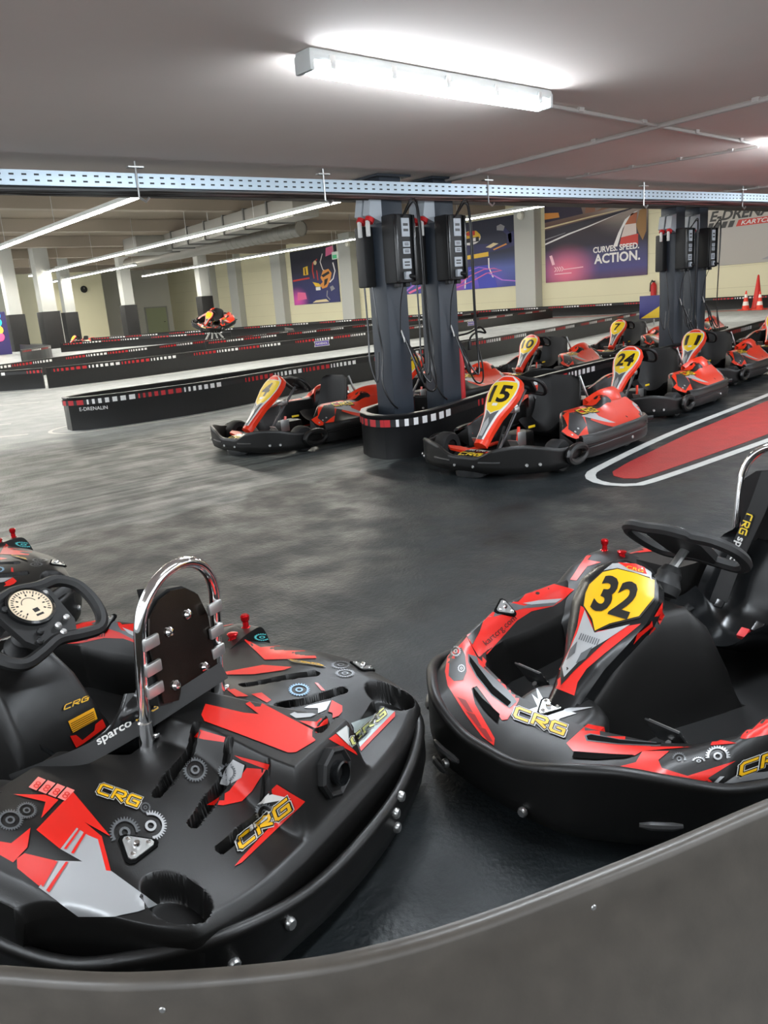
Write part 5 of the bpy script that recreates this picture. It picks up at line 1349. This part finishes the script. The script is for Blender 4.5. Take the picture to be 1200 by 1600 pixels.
# exit sign, bulkhead lamps, green figure strip, door closer camera
for px, py, lb in ((813, 337, 'round white bulkhead lamp above the driver poster corner'), (543, 381, 'round white bulkhead lamp beside the helmet poster')):
    c = atx(px, py, 36.25); bl = thing('bulkhead_lamp', lb, 'lamp', tuple(c)); MB().lathe([(.22, -.06), (.22, 0), (.18, .1), (.001, .14)], 16, frame((0, 0, 0), (-1, 0, 0))).obj('lamp_globe', mat('lamp_white', (235, 235, 225), .4), bl); MB().box((.1, 0, 0), (.2, .1, .1)).obj('lamp_arm', FIXG, bl, False)
c = atx(524, 399, 34.5); ex = thing('exit_sign', 'green and white exit sign hanging by the helmet poster', 'sign', tuple(c)); MB().box((0, 0, 0), (.08, .75, .5)).obj('sign_box', mat('exit_white', (226, 240, 232), .5), ex, False); MB().box((-.045, .05, -.08), (.01, .5, .25)).obj('sign_symbol', mat('exit_green', (60, 190, 130), .5), ex, False)
for s in (-.25, .25): MB().tube([(0, s, .25), (0, s, HALLZ-c.z)], .02, 5).obj('sign_hanger', WHT, ex)
c = aty(131, 452, 73.8); ck = thing('wall_clock', 'small dark round clock on the cream wall block', 'clock', tuple(c)); MB().lathe([(.3, 0), (.3, .08), (.26, .1), (.001, .1)], 18, frame((0, 0, 0), (0, -1, 0))).obj('clock_case', BLK2, ck); MB().box((0, -.105, .08), (.02, .01, .16)).obj('clock_hand', WHT, ck, False)
c = aty(104, 438, 73.8); wb = thing('wall_speaker', 'small dark box high on the cream wall block', 'box', tuple(c)); MB().box((0, 0, 0), (.6, .2, .35), 0, None, .03).obj('speaker_case', BLK2, wb); MB().box((0, .12, 0), (.2, .1, .2)).obj('wall_bracket', STD, wb, False)
# start-light board at the left edge
c = ground_at(0, 548, 48); lbd = thing('start_light_board', 'dark board with coloured round lights at the left edge', 'sign', tuple(c)); MB().box((0, 0, 1.25), (1.3, .2, 2.5), R(-20), None, .03).obj('board', mat('board_violet', (60, 52, 110), .5), lbd)
for k, (zz, col_) in enumerate(((2.3, (40, 120, 200)), (1.9, (40, 190, 180)), (1.45, (240, 190, 60)), (1.05, (236, 70, 110)))):
    MB().lathe([(.26, 0), (.24, .05), (.001, .08)], 18, frame(Matrix.Rotation(R(-20), 4, 'Z') @ Vector((.15, -.1, zz)), (-.34, -.94, 0))).obj('signal_lamp', mat('signal_%d' % k, col_, .4, emit=1.2), lbd)
# tarpaulin-like black curtain right of the wide column
# kart shown on a stand and one far kart
s = ray(332, 500); D = 34.0; pz = CAM+s*D
kd = park('', pz.x, pz.y, 100, 'display kart tilted on a white stand in front of a padded column'); kd.matrix_world = Matrix.Translation((pz.x, pz.y, 1.0)) @ Matrix.Rotation(R(218), 4, 'Z') @ Matrix.Rotation(R(-18), 4, 'X') @ Matrix.Rotation(R(12), 4, 'Y'); kd['group'] = 'karts far away in the hall'
st = thing('display_stand', 'white tripod stand under the tilted display kart', 'stand', (pz.x, pz.y, 0))
for k in range(4):
    a_ = R(45+90*k); MB().tube([(0, 0, .98), (.7*math.cos(a_), .7*math.sin(a_), .02)], .04, 6).obj('stand_leg', WHT, st)
MB().box((0, 0, .98), (.5, .5, .05)).obj('stand_top', STD, st, False)
s = ground_at(128, 545, 52); kf = park('', s.x, s.y, 200, 'far orange kart beside the cream wall block'); kf['group'] = 'karts far away in the hall'

# ------------------------------------------------------------------ the three karts in front
bpy.context.view_layer.update()
KA.matrix_world = KL; tag(KA, 'red and black go-kart seen from behind with chrome hoop and gauge wheel', 'go-kart')
k2 = copy_tree(KA); k2.matrix_world = K32; k2['label'] = 'go-kart facing the viewer with yellow number plate 32'
k3 = copy_tree(KA); k3.matrix_world = place((.37, 4.80), 100); k3['label'] = 'go-kart cut by the left edge ahead of the gauge wheel'
for k, s_ in ((KA, None), (k3, None)):
    for o in list(k.children_recursive):
        if o.name.startswith('race_number'): bpy.data.objects.remove(o)
for o in [KB]+list(KB.children_recursive): bpy.data.objects.remove(o)
